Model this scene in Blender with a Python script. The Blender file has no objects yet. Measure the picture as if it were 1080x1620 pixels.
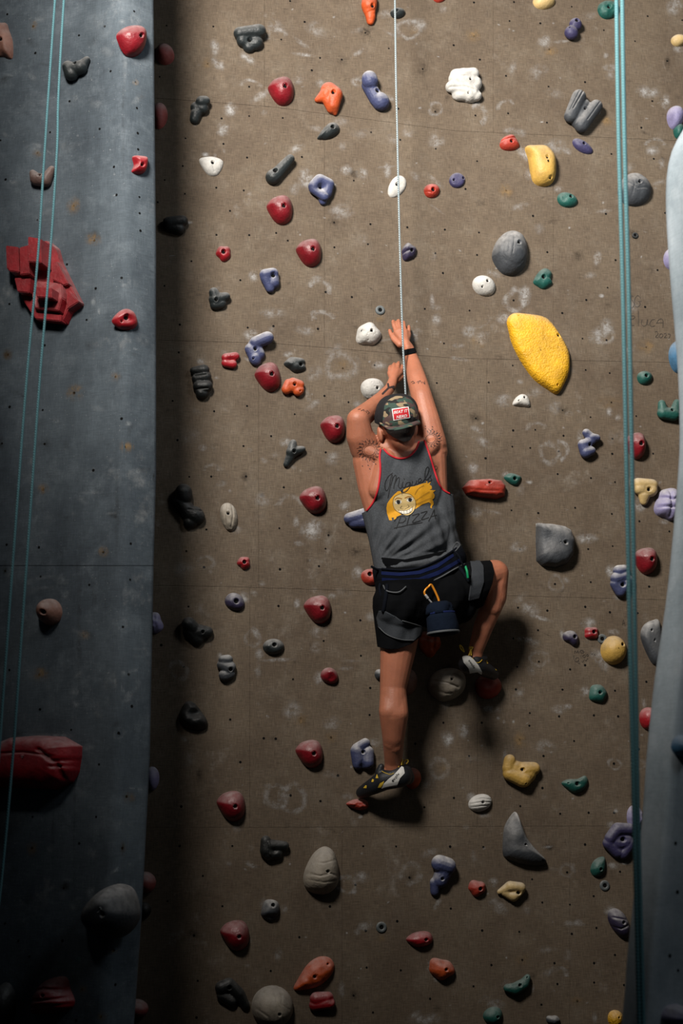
import bpy, bmesh, math, random
import numpy as np
from mathutils import Vector, Matrix, noise as mnoise
from mathutils.bvhtree import BVHTree

SC = bpy.context.scene
COL = SC.collection
random.seed(7)
R = math.radians

# ---------------------------------------------------------------- camera
F_PX, IW, IH = 2300.0, 1080, 1620
YAW, PITCH, DIST = R(9.4), R(12.3), 6.2
vd = Vector((math.sin(YAW)*math.cos(PITCH), math.cos(YAW)*math.cos(PITCH), math.sin(PITCH)))
CAM = -vd*DIST
right = Vector((math.cos(YAW), -math.sin(YAW), 0))
upv = right.cross(vd)
cd = bpy.data.cameras.new('camera'); cam = bpy.data.objects.new('camera', cd); COL.objects.link(cam)
cam.location = CAM
cam.rotation_euler = Matrix((right, upv, -vd)).transposed().to_euler()
cd.sensor_fit = 'VERTICAL'; cd.sensor_height = 36.0; cd.lens = 36.0*F_PX/IH
cd.dof.use_dof = True; cd.dof.focus_distance = 6.05; cd.dof.aperture_fstop = 2.4
SC.camera = cam

# ---------------------------------------------------------------- world, lights, exposure
w = bpy.data.worlds.new('hall_world'); SC.world = w; w.use_nodes = True
w.node_tree.nodes['Background'].inputs[0].default_value = (0.55, 0.68, 0.85, 1)
w.node_tree.nodes['Background'].inputs[1].default_value = 0.0026

def area(name, loc, target, size, power, color, size_y=None, spread=180):
    ld = bpy.data.lights.new(name, 'AREA'); ld.energy = power; ld.color = color
    ld.shape = 'RECTANGLE' if size_y else 'DISK'; ld.size = size
    if size_y: ld.size_y = size_y
    ld.spread = R(spread)
    o = bpy.data.objects.new(name, ld); COL.objects.link(o)
    o.location = loc
    o.rotation_euler = (Vector(target)-Vector(loc)).to_track_quat('-Z', 'Y').to_euler()
    return o
area('window_light', (-1.95, -4.0, 2.65), (0.95, 0, 1.70), 1.10, 152, (1.0, 0.945, 0.875), spread=87)
area('sky_light', (3.0, -4.8, 3.6), (-0.9, -0.4, 0.9), 1.3, 17, (0.86, 0.94, 1.0), spread=90)

vs = SC.view_settings
vs.view_transform = 'Standard'; vs.look = 'None'; vs.exposure = 0.0; vs.gamma = 1.0
vs.use_curve_mapping = False
SC.cycles.use_denoising = True

# ---------------------------------------------------------------- helpers
def ray(px, py):
    d = vd + right*((px-IW/2)/F_PX) + upv*((IH/2-py)/F_PX)
    return d.normalized()
def at(px, py, h=0.0):
    """world point where the sight line of a photo pixel meets the plane h metres before the back wall"""
    d = ray(px, py); t = (-h-CAM.y)/d.y
    return CAM + d*t
def proj(p):
    v = Vector(p)-CAM; z = v.dot(vd)
    return (IW/2+F_PX*v.dot(right)/z, IH/2-F_PX*v.dot(upv)/z)

def new_obj(name, me, mat=None, parent=None, smooth=True):
    o = bpy.data.objects.new(name, me); COL.objects.link(o)
    if mat is not None and not me.materials: me.materials.append(mat)
    if parent is not None: o.parent = parent
    if smooth and len(me.polygons):
        me.polygons.foreach_set('use_smooth', [True]*len(me.polygons))
    return o
def mesh_from(name, verts, faces):
    me = bpy.data.meshes.new(name)
    me.from_pydata([tuple(v) for v in verts], [], [tuple(int(i) for i in f) for f in faces]); me.update()
    return me
def tag(o, label=None, cat=None, group=None, kind=None):
    if label: o['label'] = label
    if cat: o['category'] = cat
    if group: o['group'] = group
    if kind: o['kind'] = kind
    return o
def empty(name, loc=(0, 0, 0), label=None, cat=None, group=None):
    o = bpy.data.objects.new(name, None); COL.objects.link(o); o.location = loc
    o.empty_display_size = 0.05
    return tag(o, label, cat, group)
def child(o, parent):
    o.parent = parent; o.matrix_parent_inverse = Matrix.Translation(-Vector(parent.location))
    return o

def smooth_poly(pts, n=72, closed=True):
    """Catmull-Rom resample of a polygon or polyline"""
    P = np.array(pts, float); m = len(P); out = []
    segs = m if closed else m-1
    for i in range(segs):
        if closed: a, b, c, d = P[(i-1) % m], P[i], P[(i+1) % m], P[(i+2) % m]
        else: a, b, c, d = P[max(i-1, 0)], P[i], P[i+1], P[min(i+2, m-1)]
        k = max(2, int(round(n/segs)))
        for j in range(k):
            t = j/k
            out.append(0.5*((2*b)+(-a+c)*t+(2*a-5*b+4*c-d)*t*t+(-a+3*b-3*c+d)*t**3))
    if not closed: out.append(P[-1])
    return np.array(out)

def poly_sd(P, x, y):
    """signed distance (positive inside) of points to polygon P"""
    P = np.asarray(P, float); x = np.asarray(x, float); y = np.asarray(y, float)
    d = np.full(x.shape, 1e9); ins = np.zeros(x.shape, bool)
    m = len(P)
    for i in range(m):
        ax, ay = P[i]; bx, by = P[(i+1) % m]
        ex, ey = bx-ax, by-ay; L = ex*ex+ey*ey+1e-12
        t = np.clip(((x-ax)*ex+(y-ay)*ey)/L, 0, 1)
        d = np.minimum(d, np.hypot(x-ax-t*ex, y-ay-t*ey))
        c = ((ay > y) != (by > y)) & (x < ex*(y-ay)/(ey if abs(ey) > 1e-9 else 1e-9)+ax)
        ins ^= c
    return np.where(ins, d, -d)
def line_d(P, x, y):
    P = np.asarray(P, float); x = np.asarray(x, float); y = np.asarray(y, float)
    d = np.full(x.shape, 1e9)
    for i in range(len(P)-1):
        ax, ay = P[i]; bx, by = P[i+1]; ex, ey = bx-ax, by-ay; L = ex*ex+ey*ey+1e-12
        t = np.clip(((x-ax)*ex+(y-ay)*ey)/L, 0, 1)
        d = np.minimum(d, np.hypot(x-ax-t*ex, y-ay-t*ey))
    return d

def clip_tris(V, T, f):
    """keep the part of a triangle mesh where f > 0, cutting triangles exactly at the border"""
    V = [tuple(v) for v in V]; F = list(f); out = []; cache = {}
    def cut(a, b):
        k = (a, b) if a < b else (b, a)
        if k not in cache:
            t = F[a]/(F[a]-F[b]); va, vb = V[a], V[b]
            V.append(tuple(va[i]+(vb[i]-va[i])*t for i in range(len(va)))); F.append(0.0)
            cache[k] = len(V)-1
        return cache[k]
    for tri in T:
        a, b, c = (int(i) for i in tri)
        s = [F[a] > 0, F[b] > 0, F[c] > 0]; n = sum(s)
        if n == 3: out.append((a, b, c))
        elif n == 1:
            while not s[0]: a, b, c = b, c, a; s = s[1:]+s[:1]
            out.append((a, cut(a, b), cut(a, c)))
        elif n == 2:
            while s[0]: a, b, c = b, c, a; s = s[1:]+s[:1]
            p, q = cut(a, b), cut(a, c)
            out.append((p, b, c)); out.append((p, c, q))
    used = sorted({i for t in out for i in t}); mp = {k: i for i, k in enumerate(used)}
    return [V[i] for i in used], [tuple(mp[i] for i in t) for t in out]

def tube_mesh(pts, rad, seg=8, closed=False, name='tube', cap=True):
    P = [Vector(p) for p in pts]; n = len(P); V = []; Fc = []
    rads = rad if hasattr(rad, '__len__') else [rad]*n
    prev = None
    for i in range(n):
        if closed: t = (P[(i+1) % n]-P[i-1]).normalized()
        else: t = (P[min(i+1, n-1)]-P[max(i-1, 0)]).normalized()
        if prev is None:
            a = t.orthogonal().normalized()
        else:
            a = (prev-t*prev.dot(t))
            a = a.normalized() if a.length > 1e-6 else t.orthogonal().normalized()
        prev = a; b = t.cross(a)
        for k in range(seg):
            an = 2*math.pi*k/seg
            V.append(P[i]+(a*math.cos(an)+b*math.sin(an))*rads[i])
    m = n if closed else n-1
    for i in range(m):
        for k in range(seg):
            j = (i+1) % n
            Fc.append((i*seg+k, i*seg+(k+1) % seg, j*seg+(k+1) % seg, j*seg+k))
    if not closed and cap:
        Fc.append(tuple(range(seg))[::-1]); Fc.append(tuple((n-1)*seg+k for k in range(seg)))
    return mesh_from(name, V, Fc)

def cone_bm(bm, a, b, ra, rb, seg=14, rings=5):
    """round cone (two spheres and the skin between them) as one closed shell"""
    a = Vector(a); b = Vector(b); d = b-a; L = d.length
    if L < 1e-6: d = Vector((0, 0, 1)); L = 1e-6
    d = d.normalized(); u = d.orthogonal().normalized(); v = d.cross(u)
    s = max(-0.95, min(0.95, (ra-rb)/max(L, 1e-6))); th = math.asin(s)
    prof = []
    for i in range(rings+1):
        t = -math.pi/2+(th+math.pi/2)*i/rings
        prof.append((a+d*(ra*math.sin(t)), ra*math.cos(t)))
    for i in range(rings+1):
        t = th+(math.pi/2-th)*i/rings
        prof.append((b+d*(rb*math.sin(t)), rb*math.cos(t)))
    loops = []
    for c, r in prof[1:-1]:
        loops.append([bm.verts.new(c+(u*math.cos(2*math.pi*k/seg)+v*math.sin(2*math.pi*k/seg))*r) for k in range(seg)])
    p0 = bm.verts.new(prof[0][0]); p1 = bm.verts.new(prof[-1][0])
    for l0, l1 in zip(loops, loops[1:]):
        for k in range(seg):
            bm.faces.new((l0[k], l0[(k+1) % seg], l1[(k+1) % seg], l1[k]))
    for k in range(seg):
        bm.faces.new((p0, loops[0][(k+1) % seg], loops[0][k]))
        bm.faces.new((p1, loops[-1][k], loops[-1][(k+1) % seg]))
def ell_bm(bm, c, r, rot=None, seg=20, rings=12):
    M = Matrix.Translation(Vector(c)) @ (rot.to_4x4() if rot is not None else Matrix.Identity(4)) @ Matrix.Diagonal((r[0], r[1], r[2], 1))
    bmesh.ops.create_uvsphere(bm, u_segments=seg, v_segments=rings, radius=1, matrix=M)

def remesh(bm, voxel, smooth=2, factor=0.5):
    """voxel union of overlapping closed shells -> (V, T) arrays"""
    me = bpy.data.meshes.new('tmp'); bm.to_mesh(me); bm.free()
    o = bpy.data.objects.new('tmp', me); COL.objects.link(o)
    m = o.modifiers.new('r', 'REMESH'); m.mode = 'VOXEL'; m.voxel_size = voxel; m.adaptivity = 0
    if smooth:
        s = o.modifiers.new('s', 'SMOOTH'); s.iterations = smooth; s.factor = factor
    dg = bpy.context.evaluated_depsgraph_get(); dg.update()
    em = o.evaluated_get(dg).to_mesh()
    em.calc_loop_triangles()
    V = np.empty(len(em.vertices)*3); em.vertices.foreach_get('co', V); V = V.reshape(-1, 3)
    T = np.empty(len(em.loop_triangles)*3, int); em.loop_triangles.foreach_get('vertices', T); T = T.reshape(-1, 3)
    o.evaluated_get(dg).to_mesh_clear()
    bpy.data.objects.remove(o); bpy.data.meshes.remove(me)
    return V, T

# ---------------------------------------------------------------- materials
def mat(name, color, rough=0.6, chalk=0.0, bump=0.0, bscale=60.0, var=0.15, vscale=9.0, metal=0.0, sss=0.0, spec=0.4):
    m = bpy.data.materials.new(name); m.use_nodes = True
    nt = m.node_tree; N = nt.nodes; L = nt.links; bs = N['Principled BSDF']
    bs.inputs['Roughness'].default_value = rough; bs.inputs['Metallic'].default_value = metal
    bs.inputs['Specular IOR Level'].default_value = spec
    tc = N.new('ShaderNodeTexCoord')
    nz = N.new('ShaderNodeTexNoise'); nz.inputs['Scale'].default_value = vscale; nz.inputs['Detail'].default_value = 6
    nz.inputs['Roughness'].default_value = 0.65
    gp = N.new('ShaderNodeNewGeometry')
    L.new(gp.outputs['Position'], nz.inputs['Vector'])
    rp = N.new('ShaderNodeMapRange'); rp.inputs['From Min'].default_value = 0.3; rp.inputs['From Max'].default_value = 0.7
    L.new(nz.outputs['Fac'], rp.inputs['Value'])
    mx = N.new('ShaderNodeMix'); mx.data_type = 'RGBA'
    c = color
    mx.inputs['A'].default_value = (c[0]*(1-var), c[1]*(1-var), c[2]*(1-var), 1)
    mx.inputs['B'].default_value = (min(1, c[0]*(1+var)), min(1, c[1]*(1+var)), min(1, c[2]*(1+var)), 1)
    L.new(rp.outputs['Result'], mx.inputs['Factor'])
    out = mx.outputs['Result']
    if chalk > 0:   # chalk dust caught by upward facing surface, broken up by noise
        sp = N.new('ShaderNodeSeparateXYZ'); L.new(gp.outputs['Normal'], sp.inputs[0])
        mr = N.new('ShaderNodeMapRange'); mr.inputs['From Min'].default_value = -0.1; mr.inputs['From Max'].default_value = 0.95
        L.new(sp.outputs['Z'], mr.inputs['Value'])
        n2 = N.new('ShaderNodeTexNoise'); n2.inputs['Scale'].default_value = 45; n2.inputs['Detail'].default_value = 5
        L.new(gp.outputs['Position'], n2.inputs['Vector'])
        m2 = N.new('ShaderNodeMath'); m2.operation = 'MULTIPLY'; L.new(mr.outputs['Result'], m2.inputs[0]); L.new(n2.outputs['Fac'], m2.inputs[1])
        m3 = N.new('ShaderNodeMath'); m3.operation = 'MULTIPLY'; m3.use_clamp = True; L.new(m2.outputs[0], m3.inputs[0]); m3.inputs[1].default_value = 2.0*chalk
        m4 = N.new('ShaderNodeMix'); m4.data_type = 'RGBA'; L.new(m3.outputs[0], m4.inputs['Factor']); L.new(out, m4.inputs['A'])
        m4.inputs['B'].default_value = (0.62, 0.60, 0.58, 1); out = m4.outputs['Result']
    L.new(out, bs.inputs['Base Color'])
    if bump > 0:
        b = N.new('ShaderNodeBump'); b.inputs['Strength'].default_value = bump; b.inputs['Distance'].default_value = 0.004
        n3 = N.new('ShaderNodeTexNoise'); n3.inputs['Scale'].default_value = bscale; n3.inputs['Detail'].default_value = 4
        L.new(gp.outputs['Position'], n3.inputs['Vector']); L.new(n3.outputs['Fac'], b.inputs['Height'])
        L.new(b.outputs['Normal'], bs.inputs['Normal'])
    if sss > 0:
        bs.inputs['Subsurface Weight'].default_value = sss; bs.inputs['Subsurface Radius'].default_value = (0.02, 0.008, 0.004)
        bs.inputs['Subsurface Scale'].default_value = 0.4
    return m

def wall_mat(name, c1, c2, stain, weave=0.55):
    """painted, worn, canvas-grained plywood"""
    m = bpy.data.materials.new(name); m.use_nodes = True
    nt = m.node_tree; N = nt.nodes; L = nt.links; bs = N['Principled BSDF']; bs.inputs['Roughness'].default_value = 0.82
    bs.inputs['Specular IOR Level'].default_value = 0.25
    gp = N.new('ShaderNodeNewGeometry')
    def nz(scale, detail, vec=None, rough=0.6):
        n = N.new('ShaderNodeTexNoise'); n.inputs['Scale'].default_value = scale; n.inputs['Detail'].default_value = detail
        n.inputs['Roughness'].default_value = rough
        L.new(vec if vec else gp.outputs['Position'], n.inputs['Vector']); return n.outputs['Fac']
    def mapped(s):
        mp = N.new('ShaderNodeMapping'); mp.inputs['Scale'].default_value = s; L.new(gp.outputs['Position'], mp.inputs['Vector']); return mp.outputs['Vector']
    def ramp(f, a, b):
        r = N.new('ShaderNodeMapRange'); r.inputs['From Min'].default_value = a; r.inputs['From Max'].default_value = b; L.new(f, r.inputs['Value']); return r.outputs['Result']
    def mix(f, A, B):
        x = N.new('ShaderNodeMix'); x.data_type = 'RGBA'
        L.new(f, x.inputs['Factor'])
        for s, v in (('A', A), ('B', B)):
            if isinstance(v, tuple): x.inputs[s].default_value = (*v, 1)
            else: L.new(v, x.inputs[s])
        return x.outputs['Result']
    def mul(a, b):
        x = N.new('ShaderNodeMath'); x.operation = 'MULTIPLY'; x.use_clamp = True
        for i, v in enumerate((a, b)):
            if isinstance(v, float): x.inputs[i].default_value = v
            else: L.new(v, x.inputs[i])
        return x.outputs[0]
    base = mix(ramp(nz(2.6, 9, rough=0.7), 0.38, 0.62), c1, c2)
    base = mix(mul(ramp(nz(7, 9, rough=0.75), 0.50, 0.72), 0.65), base, stain)
    v1 = nz(1.0, 3, mapped((330, 330, 25))); v2 = nz(1.0, 3, mapped((25, 25, 330)))
    grain = N.new('ShaderNodeMath'); grain.operation = 'ADD'; L.new(v1, grain.inputs[0]); L.new(v2, grain.inputs[1])
    base = mix(mul(ramp(grain.outputs[0], 0.75, 1.3), weave), tuple(x*0.45 for x in c1), base) if False else base
    g = ramp(grain.outputs[0], 0.7, 1.3)
    dark = N.new('ShaderNodeMix'); dark.data_type = 'RGBA'; dark.blend_type = 'MULTIPLY'; dark.inputs['Factor'].default_value = weave
    L.new(base, dark.inputs['A']); L.new(g, dark.inputs['B']); base = dark.outputs['Result']
    # thin chalk haze where hands brush
    base = mix(mul(ramp(nz(3.1, 10, rough=0.72), 0.60, 0.80), mul(ramp(nz(30, 5), 0.35, 0.7), 0.55)), base, (0.55, 0.53, 0.50))
    # fine chalk specks
    base = mix(mul(ramp(nz(240, 2), 0.72, 0.76), 0.6), base, (0.6, 0.58, 0.55))
    # dark rubber scuffs
    base = mix(mul(ramp(nz(130, 3), 0.70, 0.76), mul(ramp(nz(5, 6), 0.5, 0.7), 0.7)), base, (0.04, 0.035, 0.03))
    L.new(base, bs.inputs['Base Color'])
    b = N.new('ShaderNodeBump'); b.inputs['Strength'].default_value = 0.35; b.inputs['Distance'].default_value = 0.0015
    L.new(grain.outputs[0], b.inputs['Height']); L.new(b.outputs['Normal'], bs.inputs['Normal'])
    return m

M = {}
M['brown'] = wall_mat('brown_canvas_paint', (0.160, 0.121, 0.084), (0.120, 0.088, 0.061), (0.205, 0.168, 0.128))
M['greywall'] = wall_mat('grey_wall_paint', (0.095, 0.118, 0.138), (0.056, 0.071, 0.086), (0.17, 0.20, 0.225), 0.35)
M['rightwall'] = wall_mat('pale_grey_wall_paint', (0.46, 0.53, 0.58), (0.30, 0.36, 0.40), (0.55, 0.60, 0.64), 0.2)
M['backing'] = mat('dark_plywood_backing', (0.08, 0.06, 0.045), 0.9)
M['hole'] = mat('bolt_hole_black', (0.004, 0.004, 0.004), 0.9, spec=0.1)
M['bolt'] = mat('dark_steel_bolt', (0.02, 0.02, 0.022), 0.45, metal=0.6)
def hm(k, c, chalk=0.5, rough=0.55, bump=0.5, var=0.32): M[k] = mat(k+'_resin', c, rough, chalk, bump, 90, var, 14)
hm('red', (0.156, 0.005, 0.010), 0.3, 0.42)
hm('bred', (0.236, 0.007, 0.012), 0.3, 0.42)
hm('pink', (0.302, 0.072, 0.065), 0.5)
hm('orange', (0.401, 0.061, 0.012), 0.3)
hm('ored', (0.288, 0.026, 0.013), 0.25)
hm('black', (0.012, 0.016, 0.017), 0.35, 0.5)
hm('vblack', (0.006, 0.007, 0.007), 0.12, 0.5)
hm('grey', (0.035, 0.039, 0.045), 0.5, 0.6)
hm('green', (0.006, 0.065, 0.052), 0.2)
hm('blue', (0.038, 0.046, 0.108), 0.75)
hm('purple', (0.032, 0.028, 0.078), 0.3)
hm('dpurple', (0.022, 0.017, 0.043), 0.4)
hm('lilac', (0.202, 0.184, 0.318), 0.5)
hm('white', (0.432, 0.418, 0.389), 0.6, 0.7)
hm('cream', (0.259, 0.223, 0.176), 0.3, 0.75, 0.5)
hm('yellow', (0.427, 0.259, 0.055), 0.25)
hm('byellow', (0.576, 0.302, 0.007), 0.25, 0.6)
def pit(k, scale, dist):
    nt = M[k].node_tree; N = nt.nodes; L = nt.links; gp = N.new('ShaderNodeNewGeometry'); v = N.new('ShaderNodeTexVoronoi'); v.inputs['Scale'].default_value = scale
    L.new(gp.outputs['Position'], v.inputs['Vector']); b = N.new('ShaderNodeBump'); b.inputs['Strength'].default_value = 0.9; b.inputs['Distance'].default_value = dist
    L.new(v.outputs['Distance'], b.inputs['Height']); L.new(b.outputs['Normal'], N['Principled BSDF'].inputs['Normal'])
hm('tan', (0.446, 0.317, 0.137), 0.35)
hm('brownh', (0.108, 0.065, 0.054), 0.35)
hm('peach', (0.216, 0.101, 0.072), 0.3)
hm('sky', (0.043, 0.122, 0.216), 0.3)
pit('byellow', 125, 0.0028)
hm('washer', (0.072, 0.083, 0.086), 0.2, 0.5)

# ---------------------------------------------------------------- walls
def interp(tab, v):
    return float(np.interp(v, [t[0] for t in tab], [t[1] for t in tab]))
def tri_list(F):
    T = []
    for f in F:
        for i in range(1, len(f)-1): T.append((f[0], f[i], f[i+1]))
    return T

wall_back = empty('wall_back', at(640, 1620)); tag(wall_back, kind='structure')
me = mesh_from('wall_backing', [at(-250, -700, -0.02), at(1600, -700, -0.02), at(1600, 2300, -0.02), at(-250, 2300, -0.02),
     at(-250, -700, -0.06), at(1600, -700, -0.06), at(1600, 2300, -0.06), at(-250, 2300, -0.06)],
     [(0, 3, 2, 1), (4, 5, 6, 7), (0, 1, 5, 4), (2, 3, 7, 6), (1, 2, 6, 5), (0, 4, 7, 3)])
child(new_obj('backing_board', me, M['backing'], smooth=False), wall_back)
SEAM = [
 [(-250, -545), (1600, -480)], [(-250, -190), (418, -172), (780, -148), (1600, -120)],
 [(-250, 145), (245, 155), (430, 169), (720, 207), (1080, 223), (1600, 245)],
 [(-250, 532), (245, 538), (430, 543), (720, 567), (1040, 573), (1600, 590)],
 [(-250, 915), (245, 926), (360, 928), (600, 936), (830, 943), (1047, 949), (1600, 962)],
 [(-250, 1309), (410, 1309), (860, 1307), (1600, 1306)],
 [(-250, 1690), (1600, 1670)], [(-250, 2080), (1600, 2040)]]
VERT = [[56, 418, 780, 1140], [56, 418, 780, 1140], [150, 513, 875, 1240], [48, 409, 770, 1130], [30, 395, 755, 1120], [180, 541, 901, 1262], [50, 410, 770, 1130]]
GAP = 0.13
for bi in range(len(SEAM)-1):
    xs = [-250]+VERT[bi]+[1600]
    for a, b in zip(xs, xs[1:]):
        top = [x for x, _ in SEAM[bi] if a < x < b]; bot = [x for x, _ in SEAM[bi+1] if a < x < b]
        ring = [(x, interp(SEAM[bi], x)+GAP) for x in [a+GAP]+top+[b-GAP]]
        ring += [(x, interp(SEAM[bi+1], x)-GAP) for x in ([a+GAP]+bot+[b-GAP])[::-1]]
        n = len(ring)
        V = [at(x, y, 0.0) for x, y in ring]
        c = sum(V, Vector())/n
        V2 = [v+(c-v).normalized()*0.0005+Vector((0, -0.0, 0)) for v in V]
        V = [v+Vector((0, 0.0006, 0)) for v in V]
        Vb = [v+Vector((0, 0.0175, 0)) for v in V]
        A = V2+V+Vb
        Fc = [tuple(range(n))[::-1]]
        for i in range(n):
            j = (i+1) % n
            Fc.append((i, j, n+j, n+i)); Fc.append((n+i, n+j, 2*n+j, 2*n+i))
        child(new_obj('panel', mesh_from('panel', A, Fc), M['brown'], smooth=False), wall_back)
BACK_N = Vector((0, -1, 0))

# unseen block added beyond the left frame edge to shade the grey volume
V = [(-2.9, 0.0, -3.0), (-1.95, 0.0, -3.0), (-1.66, -2.30, -3.0), (-2.9, -2.6, -3.0)]
V = V+[(x, y, 4.4) for x, y, z in V]
wf = new_obj('shade_block_left', mesh_from('shade_block_left', V, [(0, 3, 2, 1), (4, 5, 6, 7), (0, 1, 5, 4), (1, 2, 6, 5), (2, 3, 7, 6), (3, 0, 4, 7)]), M['greywall'], smooth=False)
tag(wf, kind='structure')

# grey volume on the left: two panels bent round a soft edge
EDGE_L = [(-500, 238), (0, 243), (400, 247), (750, 247), (895, 243), (1000, 241), (1200, 237), (1450, 224), (1620, 212), (2000, 180)]
def left_grid(rows, name):
    cols = [('a', -420, 0.02), ('a', -60, 0.46), ('e', -75, 0.735), ('e', -60, 0.762), ('e', -50, 0.770), ('e', -38, 0.764),
            ('e', -4, 0.715), ('e', -1, 0.706), ('e', 0, 0.69)]
    V = []; Fc = []; n = len(cols)
    for y in rows:
        e = interp(EDGE_L, y)
        for k, o, h in cols:
            V.append(at(e+o if k == 'e' else o, y, h))
        p = at(e, y, 0.69); V.append(Vector((p.x-0.004, 0.0, p.z)))
        q = at(-420, y, 0.02); V.append(Vector((q.x, 0.0, q.z)))
    n += 2
    for r in range(len(rows)-1):
        for k in range(n-1):
            Fc.append((r*n+k, (r+1)*n+k, (r+1)*n+k+1, r*n+k+1))
        Fc.append((r*n+n-1, (r+1)*n+n-1, (r+1)*n, r*n))
    Fc.append(tuple(range(n))); m = (len(rows)-1)*n; Fc.append(tuple(range(m, m+n))[::-1])
    return V, Fc
wall_left = empty('wall_left', at(-60, 1620, 0.3)); tag(wall_left, kind='structure')
LV, LF = [], []
for rows in ([-500, -200, 0, 200, 400, 600, 750, 894.4], [895.3, 1000, 1100, 1200, 1320, 1450, 1540, 1620, 2000]):
    V, Fc = left_grid(rows, 'p')
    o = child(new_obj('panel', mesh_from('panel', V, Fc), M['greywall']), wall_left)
    for pl in o.data.polygons[-2:]: pl.use_smooth = False
    for pl in o.data.polygons[-2:]:
        for li in pl.loop_indices: pass
    o.data.update(); sharp = set()
    for pl in o.data.polygons[-2:]: sharp |= {tuple(sorted(k)) for k in pl.edge_keys}
    for e in o.data.edges:
        if tuple(sorted(e.vertices)) in sharp: e.use_edge_sharp = True
    o['label'] = 'grey painted plywood panel'
    k = len(LV); LV += V; LF += [tuple(i+k for i in f) for f in Fc]
BV_L = BVHTree.FromPolygons(LV, tri_list(LF))

EDGE_R = [(-120, 1420), (40, 1260), (110, 1160), (160, 1108), (205, 1080), (240, 1062), (280, 1054), (330, 1053), (390, 1056), (470, 1062), (560, 1070),
          (640, 1074), (720, 1074), (800, 1068), (880, 1061), (960, 1052), (1040, 1040), (1100, 1032), (1200, 1022), (1300, 1015),
          (1420, 1002), (1520, 991), (1620, 983), (2000, 940)]
V = []; Fc = []; rows = [r for r, _ in EDGE_R]
RC = [(0, 1.90), (3, 1.925), (8, 1.94), (30, 2.00), (36, 2.012), (42, 2.016), (52, 2.008), (110, 1.965), (520, 1.50)]
rows2 = []
for a, b in zip(rows, rows[1:]):
    rows2 += [a, (a+b)/2]
rows2.append(rows[-1])
EV = smooth_poly([(x, y) for y, x in EDGE_R], 24*6, closed=False)
n = len(RC)+2
for y in rows2:
    e = float(np.interp(y, EV[:, 1], EV[:, 0]))
    for o, h in RC: V.append(at(e+o, y, h))
    p = at(e+520, y, 1.50); V.append(Vector((p.x, 0, p.z)))
    p = at(e, y, 1.90); V.append(Vector((p.x+1.15, 0, p.z)))
for r in range(len(rows2)-1):
    for k in range(n-1): Fc.append((r*n+k, (r+1)*n+k, (r+1)*n+k+1, r*n+k+1))
    Fc.append((r*n+n-1, (r+1)*n+n-1, (r+1)*n, r*n))
Fc.append(tuple(range(n))); m = (len(rows2)-1)*n; Fc.append(tuple(range(m, m+n))[::-1])
wr = new_obj('wall_right', mesh_from('wall_right', V, Fc), M['rightwall']); tag(wr, kind='structure')
BV_R = BVHTree.FromPolygons(V, tri_list(Fc))

def surf(which, px, py, h=0.0):
    """point and outward normal on a wall; h shifts the sight line to a plane that far before the surface"""
    if which == 'back':
        p = at(px, py, h); return Vector((p.x, 0, p.z)), BACK_N
    d = ray(px, py); bv = BV_L if which == 'left' else BV_R
    hit, nr, _, _ = bv.ray_cast(CAM, d)
    if hit is None: return None
    if nr.dot(d) > 0: nr = -nr
    if h:
        q = hit+nr*h; k = q-CAM; s = h/max(0.2, -nr.dot(d)); p = hit-d*s; p = p-nr*h; return p, nr
    return hit, nr

# ---------------------------------------------------------------- climbing holds
SHIELD = [(-20, -9), (-12, -17), (2, -21), (12, -19), (18, -11), (20, 2), (17, 14), (8, 21), (-2, 21), (-10, 15), (-17, 5), (-21, -3)]
TRI = [(0, -17), (6, -13), (8, -5), (16, 2), (17, 6), (8, 10), (0, 17), (-10, 20), (-14, 17), (-9, 4), (-5, -12)]
HOLDS = []
def frame(which, px, py, h):
    r = surf(which, px, py, h)
    if r is None: return None
    P, Nn = r
    Y = Vector((0, 0, 1)); Y = (Y-Nn*Y.dot(Nn)).normalized(); X = Y.cross(Nn).normalized()
    d = (P-CAM).length
    c = -Nn.dot(ray(px, py))
    s = d/F_PX*ray(px, py).dot(vd)
    # pixels -> metres on this surface along X and Y
    e = 6.0
    def px_of(q): return Vector(proj(q))
    o = px_of(P); jx = (px_of(P+X*0.05)-o)/0.05; jy = (px_of(P+Y*0.05)-o)/0.05
    J = np.array([[jx[0], jy[0]], [jx[1], jy[1]]]); Ji = np.linalg.inv(J)
    return P, X, Y, Nn, Ji, abs(Ji[0, 0])

def fin_hold(name, V, F, P, X, Y, Nn, color, label, holes, s, bvm=None, cat='climbing hold', grp=None):
    me = mesh_from(name, V, F)
    o = new_obj(name, me, M[color])
    o.matrix_world = Matrix(((X.x, Y.x, Nn.x, P.x), (X.y, Y.y, Nn.y, P.y), (X.z, Y.z, Nn.z, P.z), (0, 0, 0, 1)))
    tag(o, label, cat, grp)
    HOLDS.append(o)
    bv = BVHTree.FromPolygons([Vector(v) for v in V], [tuple(f) for f in F])
    for (hu, hv, hr) in holes:
        hit = bv.ray_cast(Vector((hu, hv, 1.0)), Vector((0, 0, -1)))[0]
        if hit is None: continue
        z = hit.z
        bm = bmesh.new()
        bmesh.ops.create_cone(bm, cap_ends=True, segments=12, radius1=hr*0.92, radius2=hr*0.92, depth=0.004)
        bmesh.ops.create_cone(bm, cap_ends=True, segments=6, radius1=hr*0.45, radius2=hr*0.45, depth=0.004, matrix=Matrix.Translation((0, 0, 0.001)))
        bmesh.ops.translate(bm, verts=bm.verts, vec=(hu, hv, max(0.002, z+0.0006)))
        b = bpy.data.meshes.new('bolt'); bm.to_mesh(b); bm.free()
        bo = new_obj('bolt', b, M['hole'], smooth=False); bo.parent = o
    return o

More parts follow.
